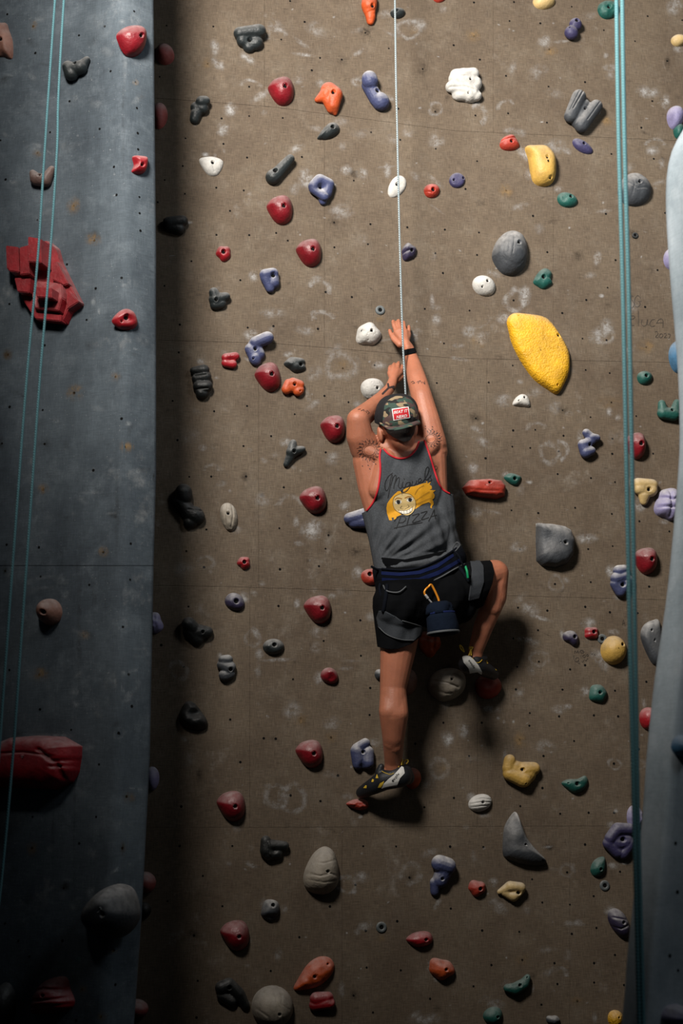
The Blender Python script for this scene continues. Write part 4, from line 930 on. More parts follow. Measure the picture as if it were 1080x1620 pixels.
SB = [(548, 270, 26, 22, 10, CH, 1), (572, 275, 26, 22, -20, CH, 1), (612, 268, 16, 40, 0, CH, .7), (485, 285, 34, 44, 10, CH, .9), (540, 335, 50, 30, 0, CH, .7), (470, 235, 40, 16, 20, CH, .7), (392, 92, 40, 16, -30, CH, .9), (480, 87, 46, 8, -8, CH, .9),
 (365, 175, 30, 30, 0, CH, 1), (412, 152, 44, 16, 30, CH, .8), (507, 132, 22, 18, 0, CH, .9), (565, 130, 26, 22, 0, CH, 1), (660, 40, 40, 30, 0, CH, .7), (645, 210, 24, 20, 0, CH, .6), (690, 225, 34, 30, 0, CH, .7), (700, 15, 16, 20, 0, CH, .7),
 (860, 65, 28, 22, 30, CH, .9), (888, 66, 30, 8, 5, CH, .8), (966, 107, 34, 14, 5, CH, 1), (958, 88, 12, 14, 0, CH, .7), (1024, 146, 50, 24, -10, CH, 1), (1052, 160, 20, 34, 0, CH, 1), (1066, 10, 30, 40, -30, CH, .9), (1072, 78, 24, 14, 0, CH, .9),
 (828, 243, 20, 34, 30, CH, 1), (840, 275, 30, 24, 0, CH, .8), (868, 228, 20, 14, 0, CH, .7), (804, 206, 26, 16, 0, CH, .5), (897, 240, 20, 16, 0, CH, .7), (1032, 238, 30, 20, 0, CH, .8), (1045, 258, 14, 24, 0, CH, .7), (884, 300, 24, 14, 0, CH, .7),
 (400, 437, 24, 24, 0, CH, 1), (395, 530, 34, 24, 20, CH, 1), (455, 560, 20, 12, 0, CH, .7), (430, 495, 50, 24, 0, CH, .6), (690, 505, 24, 26, 0, CH, .8), (655, 530, 20, 26, 0, CH, .8), (683, 475, 12, 24, 0, CH, .7), (636, 553, 0.1, 1, 0, CH, 0),
 (600, 578, 30, 18, 0, CH, .8), (566, 640, 20, 16, 0, CH, .5), (486, 625, 12, 34, 20, CH, .5), (495, 640, 40, 14, 30, CH, .5), (452, 700, 22, 22, 0, CH, 1), (525, 725, 30, 30, 0, CH, .6), (415, 790, 34, 30, 0, CH, .7), (485, 760, 0.1, 1, 0, CH, 0),
 (493, 838, 48, 40, 20, CH, 1), (493, 838, 34, 30, 0, CH, 1), (468, 826, 14, 24, 0, CH, 1), (472, 860, 20, 12, -10, CH, 1), (545, 800, 26, 20, 20, CH, .9), (830, 468, 26, 40, -10, CH, 1), (795, 505, 30, 24, 0, CH, .8), (945, 530, 40, 28, 30, CH, .9), (960, 515, 30, 30, 0, CH, .8), (951, 468, 12, 9, 0, CH, 1),
 (944, 410, 16, 30, -10, CH, .9), (963, 651, 14, 22, 0, CH, 1), (978, 660, 16, 14, 30, CH, .9), (742, 525, 30, 26, 0, CH, .7), (762, 535, 30, 26, 0, CH, .7), (725, 568, 40, 9, -8, CH, .7), (755, 680, 30, 14, -20, CH, .7), (765, 700, 34, 18, -30, CH, .6), (747, 740, 24, 24, -30, CH, .8),
 (918, 690, 16, 30, 0, CH, .8), (838, 763, 16, 9, 0, CH, .9), (800, 750, 20, 14, 0, CH, .7), (1010, 800, 30, 30, -30, CH, 1), (1000, 760, 24, 20, 0, CH, .8), (752, 812, 24, 34, 0, CH, .9), (820, 865, 34, 22, 0, CH, .8), (927, 852, 44, 22, 5, CH, 1), (966, 905, 22, 30, 0, CH, 1), (978, 945, 24, 14, 0, CH, .9), (1050, 825, 20, 14, 0, CH, .8),
 (855, 978, 50, 10, -16, CH, 1), (838, 963, 40, 30, 0, CH, .8), (830, 1012, 40, 14, -8, CH, .8), (930, 985, 34, 24, 0, CH, .9), (890, 1005, 14, 26, 0, CH, .9), (950, 1045, 20, 50, 30, CH, .8), (970, 1000, 26, 14, 0, CH, .7), (925, 1094, 20, 24, 0, CH, 1), (884, 1122, 34, 20, 0, CH, 1), (897, 1118, 20, 12, 0, CH, 1),
 (776, 1122, 40, 16, 0, CH, .7), (788, 1136, 9, 8, 0, CH, 1), (797, 1142, 7, 8, 0, CH, 1), (812, 1142, 6, 8, 0, CH, .9), (733, 1155, 30, 30, 0, CH, .9), (860, 1180, 50, 30, 0, CH, .6), (820, 1100, 20, 34, -30, CH, .6), (1018, 1112, 10, 26, 10, CH, .9), (798, 1198, 14, 30, 0, CH, .8),
 (590, 912, 30, 30, 0, CH, .9), (565, 905, 22, 30, 0, CH, .9), (470, 955, 14, 22, 0, CH, 1), (525, 943, 20, 14, 0, CH, .7), (505, 1000, 40, 24, 0, CH, .5), (588, 975, 30, 24, 0, CH, .5), (403, 1002, 12, 30, 20, CH, .8), (410, 1035, 20, 26, 0, CH, .8), (440, 1044, 70, 9, 2, CH, .8), (408, 1060, 12, 34, 0, CH, .5), (505, 1075, 24, 34, 0, CH, .9), (545, 1057, 30, 9, 0, CH, .5), (386, 945, 24, 30, 20, CH, .8),
 (465, 1125, 50, 40, 0, CH, .6), (525, 1145, 40, 30, 0, CH, .6), (590, 1175, 30, 20, 0, CH, .8), (708, 1170, 30, 34, 0, CH, .9), (550, 1260, 26, 16, 0, CH, .6), (572, 1268, 20, 10, 0, CH, .7), (650, 1215, 30, 34, 0, CH, .5), (570, 1292, 12, 8, 20, CH, .9), (398, 1368, 26, 14, -20, CH, 1), (572, 1388, 34, 24, -20, CH, 1), (560, 1410, 12, 14, 0, CH, .7),
 (692, 1430, 12, 26, -30, CH, .9), (578, 1465, 34, 20, 10, CH, .9), (565, 1475, 16, 16, 0, CH, .8), (417, 1430, 20, 24, 0, CH, .8), (448, 1438, 16, 16, 0, CH, .7), (440, 1510, 20, 30, 0, CH, .6), (677, 1530, 14, 26, 0, CH, .9), (690, 1548, 12, 16, 0, CH, .8), (672, 1612, 70, 24, 5, CH, .9), (655, 1605, 30, 14, 30, CH, .8), (540, 1565, 14, 40, 0, CH, .6),
 (745, 1262, 20, 20, 0, CH, .8), (768, 1290, 24, 12, 0, CH, .7), (790, 1437, 34, 26, -30, CH, .6), (832, 1440, 20, 20, 0, CH, .5), (900, 1462, 24, 14, 0, CH, .9), (915, 1460, 24, 16, 0, CH, .8), (965, 1440, 24, 24, 0, CH, 1), (968, 1370, 34, 16, 5, CH, .8), (990, 1366, 26, 6, 0, CH, .9), (965, 1305, 20, 16, 0, CH, .7), (974, 1283, 14, 10, 40, CH, 1), (780, 1395, 22, 20, 0, CH, .9), (782, 1590, 40, 26, 0, CH, .7), (865, 1340, 22, 6, 10, CH, .8), (940, 1610, 12, 26, 0, CH, .7), (843, 1565, 6, 20, 0, CH, .8),
 (320, 80, 0.1, 1, 0, CH, 0), (340, 75, 24, 34, 0, CH, .8), (345, 102, 30, 20, -40, CH, .9), (352, 205, 24, 30, 0, CH, .8), (326, 245, 20, 10, 0, CH, 1), (300, 352, 14, 8, 0, CH, .9), (318, 572, 20, 14, 0, CH, .7), (320, 708, 18, 14, 0, CH, .7), (300, 690, 50, 40, 0, CH, .25), (350, 765, 20, 14, 0, CH, .5), (290, 900, 50, 30, 0, CH, .4), (347, 1040, 16, 20, 0, CH, .8), (374, 838, 20, 20, 0, CH, .6), (350, 1110, 0.1, 1, 0, CH, 0), (300, 1200, 30, 30, 0, CH, .3), (375, 1310, 20, 24, 0, CH, .3), (540, 180, .1, 1, 0, CH, 0)]
SB = [r for r in SB if r[6] > 0 and r[2] > 1]
WB = [(749, 57, 22, 18, 0, WO, 1), (871, 80, 20, 18, 0, WO, 1), (959, 190, 18, 18, 0, WO, 1), (800, 301, 20, 20, 0, WO, 1), (656, 48, 16, 18, 0, WO, .7), (757, 540, 24, 20, 0, WO, .9), (1022, 549, 26, 22, 0, WO, 1), (966, 636, 34, 20, 0, WO, .5), (475, 1136, 24, 22, 0, WO, 1), (523, 1168, 20, 20, 0, WO, .6), (822, 1170, 20, 28, 0, WO, 1), (749, 820, 24, 18, 0, WO, .8), (913, 1583, 20, 14, 0, WO, 1), (826, 1518, 24, 20, 0, WO, .6), (603, 1485, 16, 10, 0, WO, .6), (542, 578, 24, 18, 0, WO, .5), (601, 505, 14, 10, 0, WO, .7), (702, 1215, 20, 16, 0, WO, .6), (1010, 1196, 20, 16, 0, WO, .4), (328, 101, 16, 18, 0, WO, .6), (295, 872, 16, 18, 0, WO, .3), (710, 187, 0.1, 1, 0, WO, 0), (890, 570, 0.1, 1, 0, WO, 0), (960, 15, .1, 1, 0, WO, 0)]
DB = [(580, 50, 34, 40, 0, DK, .9), (540, 95, 34, 24, 0, DK, .5), (668, 109, 26, 30, 0, DK, .6), (688, 175, 26, 22, 0, DK, .7), (559, 275, 30, 30, 0, DK, .7), (527, 352, 24, 20, 0, DK, .6), (1055, 98, 12, 28, 0, DK, .9), (914, 404, 26, 22, 0, DK, .7), (752, 660, 34, 24, 0, DK, .7), (562, 872, 40, 22, 0, DK, 1), (890, 647, 24, 20, 0, DK, .8), (834, 909, 16, 12, 0, DK, .6), (388, 754, 20, 24, 0, DK, .7), (519, 845, 26, 22, 0, DK, .5), (578, 1018, 30, 20, 0, DK, .5), (466, 1047, 14, 6, 0, DK, 1), (306, 1478, 26, 20, 0, DK, .9), (868, 1340, 24, 14, 0, DK, .9), (315, 1225, 14, 30, 0, DK, .8), (600, 545, 20, 24, 0, DK, .6), (455, 165, 24, 14, 0, DK, .3), (640, 705, 0.1, 1, 0, DK, 0), (860, 1218, 30, 20, 0, DK, .3), (559, 1575, 24, 24, 0, DK, .6), (647, 1389, 20, 20, 0, DK, .6), (435, 1168, 20, 16, 0, DK, .6), (605, 975, 12, 50, 0, DK, .4), (872, 350, 34, 9, 10, DK, .5), (760, 320, 30, 16, 0, DK, .4), (1000, 370, 26, 26, 0, DK, .8), (1030, 425, 24, 20, 0, DK, .4), (750, 860, 40, 30, 0, DK, .3)]
WB = [(r[0], r[1], r[2]*1.5, r[3]*1.5)+tuple(r[4:]) for r in WB if r[6] > 0]; DB = [r for r in DB if r[6] > 0]
rnd = random.Random(3)
def free(n, x0, x1, y0, y1, a0, a1, s0, s1, c=CH):
    return [(rnd.uniform(x0, x1), rnd.uniform(y0, y1), rnd.uniform(s0, s1), rnd.uniform(s0*.4, s1*.7), rnd.uniform(-40, 40), c, rnd.uniform(a0, a1)) for _ in range(n)]
SB += free(60, 420, 1060, 0, 700, .25, .6, 14, 46)+free(46, 400, 980, 700, 1600, .2, .5, 14, 46)
SB += free(170, 420, 1060, 0, 1600, .6, 1, 3, 9)+free(60, 260, 420, 0, 1600, .15, .5, 4, 20)
DB += free(70, 400, 1060, 0, 1600, .3, .7, 6, 22, DK)
marks(RB, 'back', wall_back, 'ring', 'chalk_ring'); marks(SB, 'back', wall_back, 'smear', 'chalk_smear')
marks(WB, 'back', wall_back, 'smear', 'worn_spot'); marks(DB, 'back', wall_back, 'smear', 'rubber_scuff')
CHL = (0.33, 0.36, 0.38)
SL = [(193, 35, 14, 12, 0, CHL, 1), (213, 30, 30, 24, -40, CHL, .9), (198, 110, 10, 70, 0, CHL, .5), (214, 131, 14, 12, 0, CHL, 1), (222, 100, 44, 8, -5, CHL, .7), (15, 119, 24, 6, -5, CHL, .8), (52, 122, 26, 14, -30, CHL, .6), (60, 30, 40, 20, 0, CHL, .5), (160, 40, 50, 50, 0, CHL, .3), (57, 235, 24, 20, 30, CHL, .8), (98, 230, 14, 20, 0, CHL, .7), (10, 215, 30, 12, -40, CHL, .5), (120, 155, 14, 16, -40, CHL, .5),
 (197, 455, 14, 16, 0, CHL, .9), (148, 475, 12, 30, 0, CHL, .9), (157, 492, 6, 14, 0, CHL, 1), (213, 552, 30, 6, -10, CHL, 1), (202, 670, 16, 12, 0, CHL, .8), (203, 671, 14, 8, 0, CHL, .7), (88, 665, 20, 14, 0, CHL, .6), (218, 745, 20, 16, 0, CHL, .6), (140, 450, 50, 10, -4, CHL, .5), (70, 930, 60, 9, 8, CHL, .6), (105, 940, 14, 18, -40, CHL, .8), (205, 1062, 50, 10, 10, CHL, .8), (200, 1105, 30, 26, 40, CHL, .7), (238, 1050, 10, 30, 0, CHL, .8), (120, 1115, 20, 16, 0, CHL, .6), (180, 1080, 50, 50, 0, CHL, .35), (118, 1095, 20, 16, 0, CHL, .6),
 (214, 1248, 40, 6, -8, CHL, .9), (190, 1302, 10, 20, -20, CHL, .7), (183, 1376, 30, 12, 40, CHL, .9), (207, 1368, 16, 8, -20, CHL, .8), (190, 1402, 70, 30, 30, CHL, .5), (145, 1412, 30, 30, 40, CHL, .6), (80, 1165, 90, 16, 0, CHL, .8), (143, 1588, 24, 18, 0, CHL, .9), (125, 1518, 14, 12, 0, (0.10, 0.25, 0.25), .9), (110, 1392, 24, 6, -5, CHL, .5), (75, 385, 70, 20, 20, CHL, .4), (108, 1570, 20, 30, 0, CHL, .5)]
SL += free(60, 5, 240, 0, 1600, .2, .5, 10, 50, CHL)+free(60, 5, 240, 0, 1600, .5, .9, 3, 8, CHL)
WL = [(53, 41, 12, 12, 0, WO, .8), (117, 326, 16, 22, 0, WO, 1), (149, 379, 22, 18, 0, WO, 1), (214, 131, 8, 8, 0, WO, .9), (59, 242, 12, 12, 0, WO, .8), (118, 622, 22, 20, 0, WO, 1), (183, 596, 14, 14, 0, WO, .6), (199, 707, 16, 14, 0, WO, 1), (12, 561, 14, 14, 0, WO, .7), (68, 774, 16, 14, 0, WO, .9), (163, 873, 14, 14, 0, WO, .9), (132, 1005, 14, 12, 0, WO, .9), (63, 1067, 22, 18, 0, WO, 1), (51, 1342, 14, 18, 0, WO, .7), (202, 1262, 16, 14, 0, WO, .7), (160, 1608, 12, 14, 0, WO, .9), (194, 1342, 8, 18, 0, WO, .5), (130, 1565, 16, 12, 0, WO, .5), (180, 1504, 16, 10, 0, WO, .5)]
WL = [(r[0], r[1], r[2]*1.7, r[3]*1.7)+tuple(r[4:]) for r in WL]
DL = [(71, 702, 34, 30, 0, DK, .6), (150, 372, 34, 24, 0, DK, .6), (12, 560, 26, 22, 0, DK, .6), (8, 900, 10, 30, 0, DK, .8), (148, 940, 14, 60, 0, DK, .4), (95, 240, 0.1, 1, 0, DK, 0), (45, 1422, 30, 24, 0, DK, .8), (102, 1402, 24, 20, 0, DK, .8), (2, 700, 16, 30, 0, DK, .7), (194, 1342, 6, 26, 0, DK, .8), (243, 755, 5, 24, 0, DK, .9)]
DL = [r for r in DL if r[6] > 0]+free(40, 5, 240, 0, 1600, .25, .5, 10, 40, DK)
DL += [(x, y, wd, ln, 0, DK, al) for x, y, wd, ln, al in [(125, 1000, 10, 300, .35), (195, 200, 8, 260, .25), (185, 800, 10, 260, .3), (118, 1300, 8, 260, .4), (84, 1330, 8, 200, .35)]]
marks(SL, 'left', wall_left, 'smear', 'chalk_smear'); marks(WL, 'left', wall_left, 'smear', 'worn_spot'); marks(DL, 'left', wall_left, 'smear', 'rubber_scuff')
marks([(53, 235, 34, 24, 0, CHL, .7, 1), (75, 925, 80, 40, 0, CHL, .5, 1), (203, 1080, 44, 40, 0, CHL, .6), (188, 1160, 24, 24, 0, CHL, .5), (190, 985, 30, 26, 0, CHL, .5)], 'left', wall_left, 'ring', 'chalk_ring')

# pencilled names on the wall: thin ribbons of graphite
M['graphite'] = mat('graphite', (0.035, 0.028, 0.022), 0.7)
def scribble(strokes, wd, parent, name='pencil_writing'):
    V = []; F = []
    for st in strokes:
        P = smooth_poly(st, 8*(len(st)-1), closed=False) if len(st) > 2 else np.array(st, float)
        k = len(V)
        for i, (x, y) in enumerate(P):
            a = P[max(0, i-1)]; b = P[min(len(P)-1, i+1)]; t = b-a; t = t/(np.hypot(*t)+1e-9)
            for s in (-1, 1): V.append(at(x-t[1]*wd/2*s, y+t[0]*wd/2*s, 0.0014))
            if i: F.append((k+2*i-2, k+2*i-1, k+2*i+1, k+2*i))
    return child(new_obj(name, mesh_from(name, V, F), M['graphite'], smooth=False), parent)
def Zm(ox, oy, k, strokes): return [[(ox+x/k, oy+y/k) for x, y in s] for s in strokes]
scribble(Zm(980, 460, 10.8, [
    [(235, 100), (200, 90), (190, 130), (225, 180), (245, 240), (215, 290), (190, 275)],
    [(355, 130), (310, 80), (262, 130), (250, 200), (270, 265), (310, 275), (345, 240), (340, 185)], [(305, 182), (375, 180)],
    [(185, 430), (240, 430), (255, 455), (215, 485), (190, 480)], [(190, 480), (180, 540), (200, 590), (245, 588)],
    [(320, 345), (318, 600)], [(380, 490), (370, 560), (400, 600), (450, 585), (475, 490), (470, 560), (490, 590)],
    [(600, 490), (545, 500), (510, 570), (545, 612), (600, 595)], [(625, 560), (660, 500), (710, 480), (740, 520), (735, 630)], [(630, 550), (735, 545)],
    [(600, 700), (640, 700), (650, 740), (610, 790), (660, 800)], [(690, 740), (670, 780), (700, 805), (735, 770), (720, 735), (690, 740)], [(750, 740), (785, 730), (790, 765), (760, 800), (810, 800)], [(820, 740), (860, 745), (850, 790), (825, 820)]]), 0.75, wall_back)
scribble(Zm(890, 970, 9, [
    [(165, 575), (175, 535), (195, 565), (210, 530), (215, 570)], [(228, 545), (232, 570)], [(290, 530), (255, 530), (250, 560), (290, 565), (300, 545), (275, 545)],
    [(155, 600), (160, 660), (190, 690), (225, 670), (220, 635), (185, 640), (180, 665)], [(250, 600), (262, 640)], [(300, 590), (280, 615), (310, 630), (318, 600), (300, 590)], [(350, 585), (335, 605), (355, 615), (365, 595), (350, 585)], [(400, 565), (415, 590), (430, 565)], [(460, 575), (445, 590), (465, 600)],
    [(205, 700), (240, 720), (225, 680)], [(265, 680), (280, 700), (295, 670)], [(310, 660), (330, 680), (345, 650), (365, 655)],
    [(850, 170), (862, 95), (885, 180)], [(853, 145), (880, 145)]]), 0.65, wall_back)

# ---------------------------------------------------------------- hanging ropes
def rope_mat(name, c1, c2, rough=0.75):
    m = bpy.data.materials.new(name); m.use_nodes = True; nt = m.node_tree; N = nt.nodes; L = nt.links; bs = N['Principled BSDF']; bs.inputs['Roughness'].default_value = rough
    gp = N.new('ShaderNodeNewGeometry'); wv = N.new('ShaderNodeTexWave'); wv.bands_direction = 'DIAGONAL'; wv.inputs['Scale'].default_value = 70; wv.inputs['Distortion'].default_value = 1
    L.new(gp.outputs['Position'], wv.inputs['Vector'])
    mx = N.new('ShaderNodeMix'); mx.data_type = 'RGBA'; mx.inputs['A'].default_value = (*c1, 1); mx.inputs['B'].default_value = (*c2, 1); L.new(wv.outputs['Fac'], mx.inputs['Factor']); L.new(mx.outputs['Result'], bs.inputs['Base Color'])
    b = N.new('ShaderNodeBump'); b.inputs['Strength'].default_value = 0.6; b.inputs['Distance'].default_value = 0.002; L.new(wv.outputs['Fac'], b.inputs['Height']); L.new(b.outputs['Normal'], bs.inputs['Normal'])
    return m
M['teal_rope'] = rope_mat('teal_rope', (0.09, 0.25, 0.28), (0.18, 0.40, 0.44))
M['teal_shaded'] = rope_mat('teal_rope_shaded', (0.045, 0.13, 0.15), (0.085, 0.21, 0.24))  # darker copy of the teal; shade on the left ropes is in its colour
M['white_rope'] = rope_mat('white_rope', (0.12, 0.15, 0.16), (0.34, 0.40, 0.42))
def rope(pts, rad, m, label, grp=None):
    """pts (x, y, metres before the wall)"""
    P = smooth_poly([(x, y, h) for x, y, h in pts], 10*(len(pts)-1), closed=False)
    o = new_obj('climbing_rope', tube_mesh([at(a[0], a[1], a[2]) for a in P], rad, 10), M[m])
    return tag(o, label, 'rope', grp)
G1 = 'teal top ropes hanging at right'; G2 = 'teal top ropes hanging at left'
rope([(968, -1100, 2.22), (975, 0, 2.22), (986, 500, 2.22), (996, 1000, 2.22), (1003, 1300, 2.22), (1011, 1620, 2.22), (1022, 2100, 2.22)], 0.0062, 'teal_rope', 'left strand of the pair of teal ropes hanging at right', G1)
rope([(977, -1100, 2.28), (984, 0, 2.28), (995, 500, 2.26), (1004, 1000, 2.25), (1009, 1300, 2.25), (1017, 1620, 2.25), (1027, 2100, 2.25)], 0.0062, 'teal_rope', 'right strand of the pair of teal ropes hanging at right', G1)
rope([(165, -1100, 1.1), (87, 0, 1.1), (70, 250, 1.1), (60, 405, 1.1), (43, 590, 1.1), (27, 800, 1.1), (5, 1100, 1.1), (-10, 1300, 1.1), (-75, 2100, 1.1)], 0.0043, 'teal_shaded', 'left strand of the pair of teal ropes hanging before the grey wall', G2)
rope([(176, -1100, 1.12), (101, 0, 1.12), (90, 240, 1.12), (78, 420, 1.12), (63, 600, 1.12), (48, 810, 1.12), (33, 1020, 1.12), (20, 1200, 1.12), (3, 1385, 1.12), (-20, 1600, 1.12), (-65, 2150, 1.12)], 0.0043, 'teal_shaded', 'right strand of the pair of teal ropes hanging before the grey wall', G2)

# ---------------------------------------------------------------- the climber
def skin_mat():
    m = mat('skin', (0.37, 0.138, 0.078), 0.50, 0, 0.25, 260, 0.16, 11, sss=0.25, spec=0.45)
    return m
M['skin'] = skin_mat()
M['hair'] = mat('dark_hair', (0.012, 0.009, 0.008), 0.7, 0, 0.6, 300)
M['tank'] = mat('heather_grey_jersey', (0.060, 0.065, 0.072), 0.9, 0, 0.35, 420, 0.25, 160, spec=0.1)
M['redtrim'] = mat('red_trim', (0.50, 0.012, 0.022), 0.7, 0, 0.2, 300)
M['shorts'] = mat('black_shorts', (0.0035, 0.0038, 0.0045), 0.95, 0, 0.3, 60, spec=0.06)
M['loop'] = mat('grey_leg_loop', (0.026, 0.030, 0.036), 0.85, 0, 0.3, 200)
M['belt'] = mat('black_harness', (0.004, 0.005, 0.008), 0.95, 0, 0.3, 200, spec=0.08)
M['navy'] = mat('navy_stripe', (0.008, 0.014, 0.062), 0.9, spec=0.1)
M['greyedge'] = mat('grey_piping', (0.07, 0.075, 0.08), 0.7)
M['greentag'] = mat('green_tag', (0.0, 0.22, 0.08), 0.6)
M['print_yellow'] = mat('yellow_print', (0.58, 0.27, 0.008), 0.8, var=0.12, vscale=40)
M['print_skin'] = mat('cream_print', (0.55, 0.40, 0.17), 0.8, var=0.06)
M['print_black'] = mat('black_print', (0.006, 0.006, 0.007), 0.8)
M['print_white'] = mat('white_print', (0.62, 0.58, 0.50), 0.8)
M['print_brown'] = mat('brown_print', (0.30, 0.13, 0.02), 0.8)
M['tattoo'] = mat('tattoo_ink', (0.030, 0.020, 0.020), 0.6)
M['patch_red'] = mat('red_patch', (0.50, 0.012, 0.020), 0.8)
M['patch_white'] = mat('white_stitching', (0.75, 0.72, 0.70), 0.8)
M['mesh_black'] = mat('black_cap_mesh', (0.007, 0.007, 0.009), 0.8, 0, 0.6, 500)
M['shoe_black'] = mat('black_shoe', (0.010, 0.011, 0.014), 0.5, 0, 0.2, 120)
M['shoe_white'] = mat('white_shoe_panel', (0.58, 0.57, 0.54), 0.55, var=0.06)
M['shoe_yellow'] = mat('yellow_shoe_trim', (0.55, 0.36, 0.03), 0.6)
M['orange_metal'] = mat('orange_anodised', (0.75, 0.27, 0.02), 0.35, metal=0.3)
M['silver'] = mat('silver_gate', (0.65, 0.65, 0.66), 0.3, metal=0.6)
M['bag'] = mat('navy_bag_cloth', (0.006, 0.010, 0.020), 0.95, 0, 0.8, 45, spec=0.08)
def camo():
    m = bpy.data.materials.new('camouflage_cloth'); m.use_nodes = True; nt = m.node_tree; N = nt.nodes; L = nt.links; bs = N['Principled BSDF']; bs.inputs['Roughness'].default_value = 0.85
    gp = N.new('ShaderNodeNewGeometry'); mp = N.new('ShaderNodeMapping'); mp.inputs['Scale'].default_value = (20, 20, 42); L.new(gp.outputs['Position'], mp.inputs['Vector'])
    def th(off, t):
        ad = N.new('ShaderNodeVectorMath'); ad.operation = 'ADD'; L.new(mp.outputs[0], ad.inputs[0]); ad.inputs[1].default_value = (off, off*2, off*3)
        n = N.new('ShaderNodeTexNoise'); n.inputs['Scale'].default_value = 1.0; n.inputs['Detail'].default_value = 1.2; L.new(ad.outputs[0], n.inputs['Vector'])
        g = N.new('ShaderNodeMath'); g.operation = 'GREATER_THAN'; g.inputs[1].default_value = t; L.new(n.outputs['Fac'], g.inputs[0]); return g.outputs[0]
    cur = None; base = (0.030, 0.060, 0.045, 1)
    for off, t, c in ((3.0, 0.50, (0.075, 0.040, 0.038, 1)), (7.3, 0.56, (0.006, 0.006, 0.006, 1)), (12.1, 0.60, (0.26, 0.19, 0.11, 1))):
        x = N.new('ShaderNodeMix'); x.data_type = 'RGBA'; L.new(th(off, t), x.inputs['Factor'])
        if cur is None: x.inputs['A'].default_value = base
        else: L.new(cur, x.inputs['A'])
        x.inputs['B'].default_value = c; cur = x.outputs['Result']
    L.new(cur, bs.inputs['Base Color']); return m
M['camo'] = camo()

PERSON = empty('person', at(600, 1262, 0.06), 'climber seen from behind in grey tank top, black shorts and backwards camouflage cap', 'person')
def B(p): return at(p[0], p[1], p[2])
def chain(bm, pts, seg=16):
    """pts: (x, y, h, radius in metres), joined by round cones"""
    for a, b in zip(pts, pts[1:]): cone_bm(bm, B(a), B(b), a[3], b[3], seg, 5)
def ell(bm, x, y, h, r, rot=None): ell_bm(bm, at(x, y, h), r, rot)
def vproj(V):
    V = np.asarray(V, float)-np.array(CAM); z = V @ np.array(vd)
    return IW/2+F_PX*(V @ np.array(right))/z, IH/2-F_PX*(V @ np.array(upv))/z
def vnorm(V, T):
    V = np.asarray(V, float); T = np.asarray(T, int); n = np.zeros_like(V)
    fn = np.cross(V[T[:, 1]]-V[T[:, 0]], V[T[:, 2]]-V[T[:, 0]])
    for k in range(3): np.add.at(n, T[:, k], fn)
    return n/(np.linalg.norm(n, axis=1, keepdims=True)+1e-12)
def build(name, V, T, m, parent, thick=0.0):
    o = new_obj(name, mesh_from(name, V, T), M[m])
    child(o, PERSON if parent is None else PERSON)
    if parent is not None and parent is not PERSON:
        o.parent = parent; o.matrix_parent_inverse = parent.matrix_world.inverted() if False else Matrix.Identity(4)
    if thick:
        s = o.modifiers.new('cloth_thickness', 'SOLIDIFY'); s.thickness = thick; s.offset = -1
    return o
def bvh(V, T): return BVHTree.FromPolygons([Vector(v) for v in V], [tuple(int(i) for i in t) for t in T])
def clipped(V, T, poly, n=120, smooth=False):
    P = smooth_poly(poly, n) if smooth else np.array(poly, float)
    x, y = vproj(V); f = poly_sd(P, x, y); f = np.where(np.abs(f) < 1e-6, 1e-6, f)
    return clip_tris(V, T, f)
def patch_mesh(bv, f_fn, box, step, off):
    """cloth or ink lying on a surface: a fine grid in photo pixels where f_fn>0, dropped onto the surface"""
    x0, y0, x1, y1 = box; nx = int((x1-x0)/step)+2; ny = int((y1-y0)/step)+2
    xs = np.linspace(x0, x1, nx); ys = np.linspace(y0, y1, ny); X, Y = np.meshgrid(xs, ys)
    f = f_fn(X.ravel(), Y.ravel()); f = np.where(np.abs(f) < 1e-9, 1e-9, f)
    V = [(a, b, 0.0) for a, b in zip(X.ravel(), Y.ravel())]; T = []
    for j in range(ny-1):
        for i in range(nx-1):
            a = j*nx+i
            if max(f[a], f[a+1], f[a+nx], f[a+nx+1]) <= 0: continue
            T.append((a, a+nx, a+1)); T.append((a+1, a+nx, a+nx+1))
    V, T = clip_tris(V, T, f)
    return drop(bv, V, T, off)
def drop(bv, V, T, off):
    W = []; ok = []
    for (x, y, *_r) in V:
        d = ray(x, y); hit, nr, _, dist = bv.ray_cast(CAM, d)
        if hit is None: W.append(Vector((0, 0, 0))); ok.append(False); continue
        if nr.dot(d) > 0: nr = -nr
        n2 = (nr-d).normalized()
        W.append(hit+n2*off); ok.append(True)
    T = [t for t in T if all(ok[i] for i in t) and max((W[t[0]]-W[t[1]]).length, (W[t[1]]-W[t[2]]).length) < 0.05]
    used = sorted({i for t in T for i in t}); mp = {k: i for i, k in enumerate(used)}
    return [W[i] for i in used], [tuple(mp[i] for i in t) for t in T]
def pbox(P, pad=2): P = np.asarray(P, float); return (P[:, 0].min()-pad, P[:, 1].min()-pad, P[:, 0].max()+pad, P[:, 1].max()+pad)
def patch(name, bv, poly, m, parent, off=0.001, step=0.8, smooth=False, thick=0.0):
    P = smooth_poly(poly, 12*len(poly)) if smooth else np.array(poly, float)
    V, T = patch_mesh(bv, lambda x, y: poly_sd(P, x, y), pbox(P), step, off)
    if not T: return None
    return build(name, V, T, m, parent, thick)
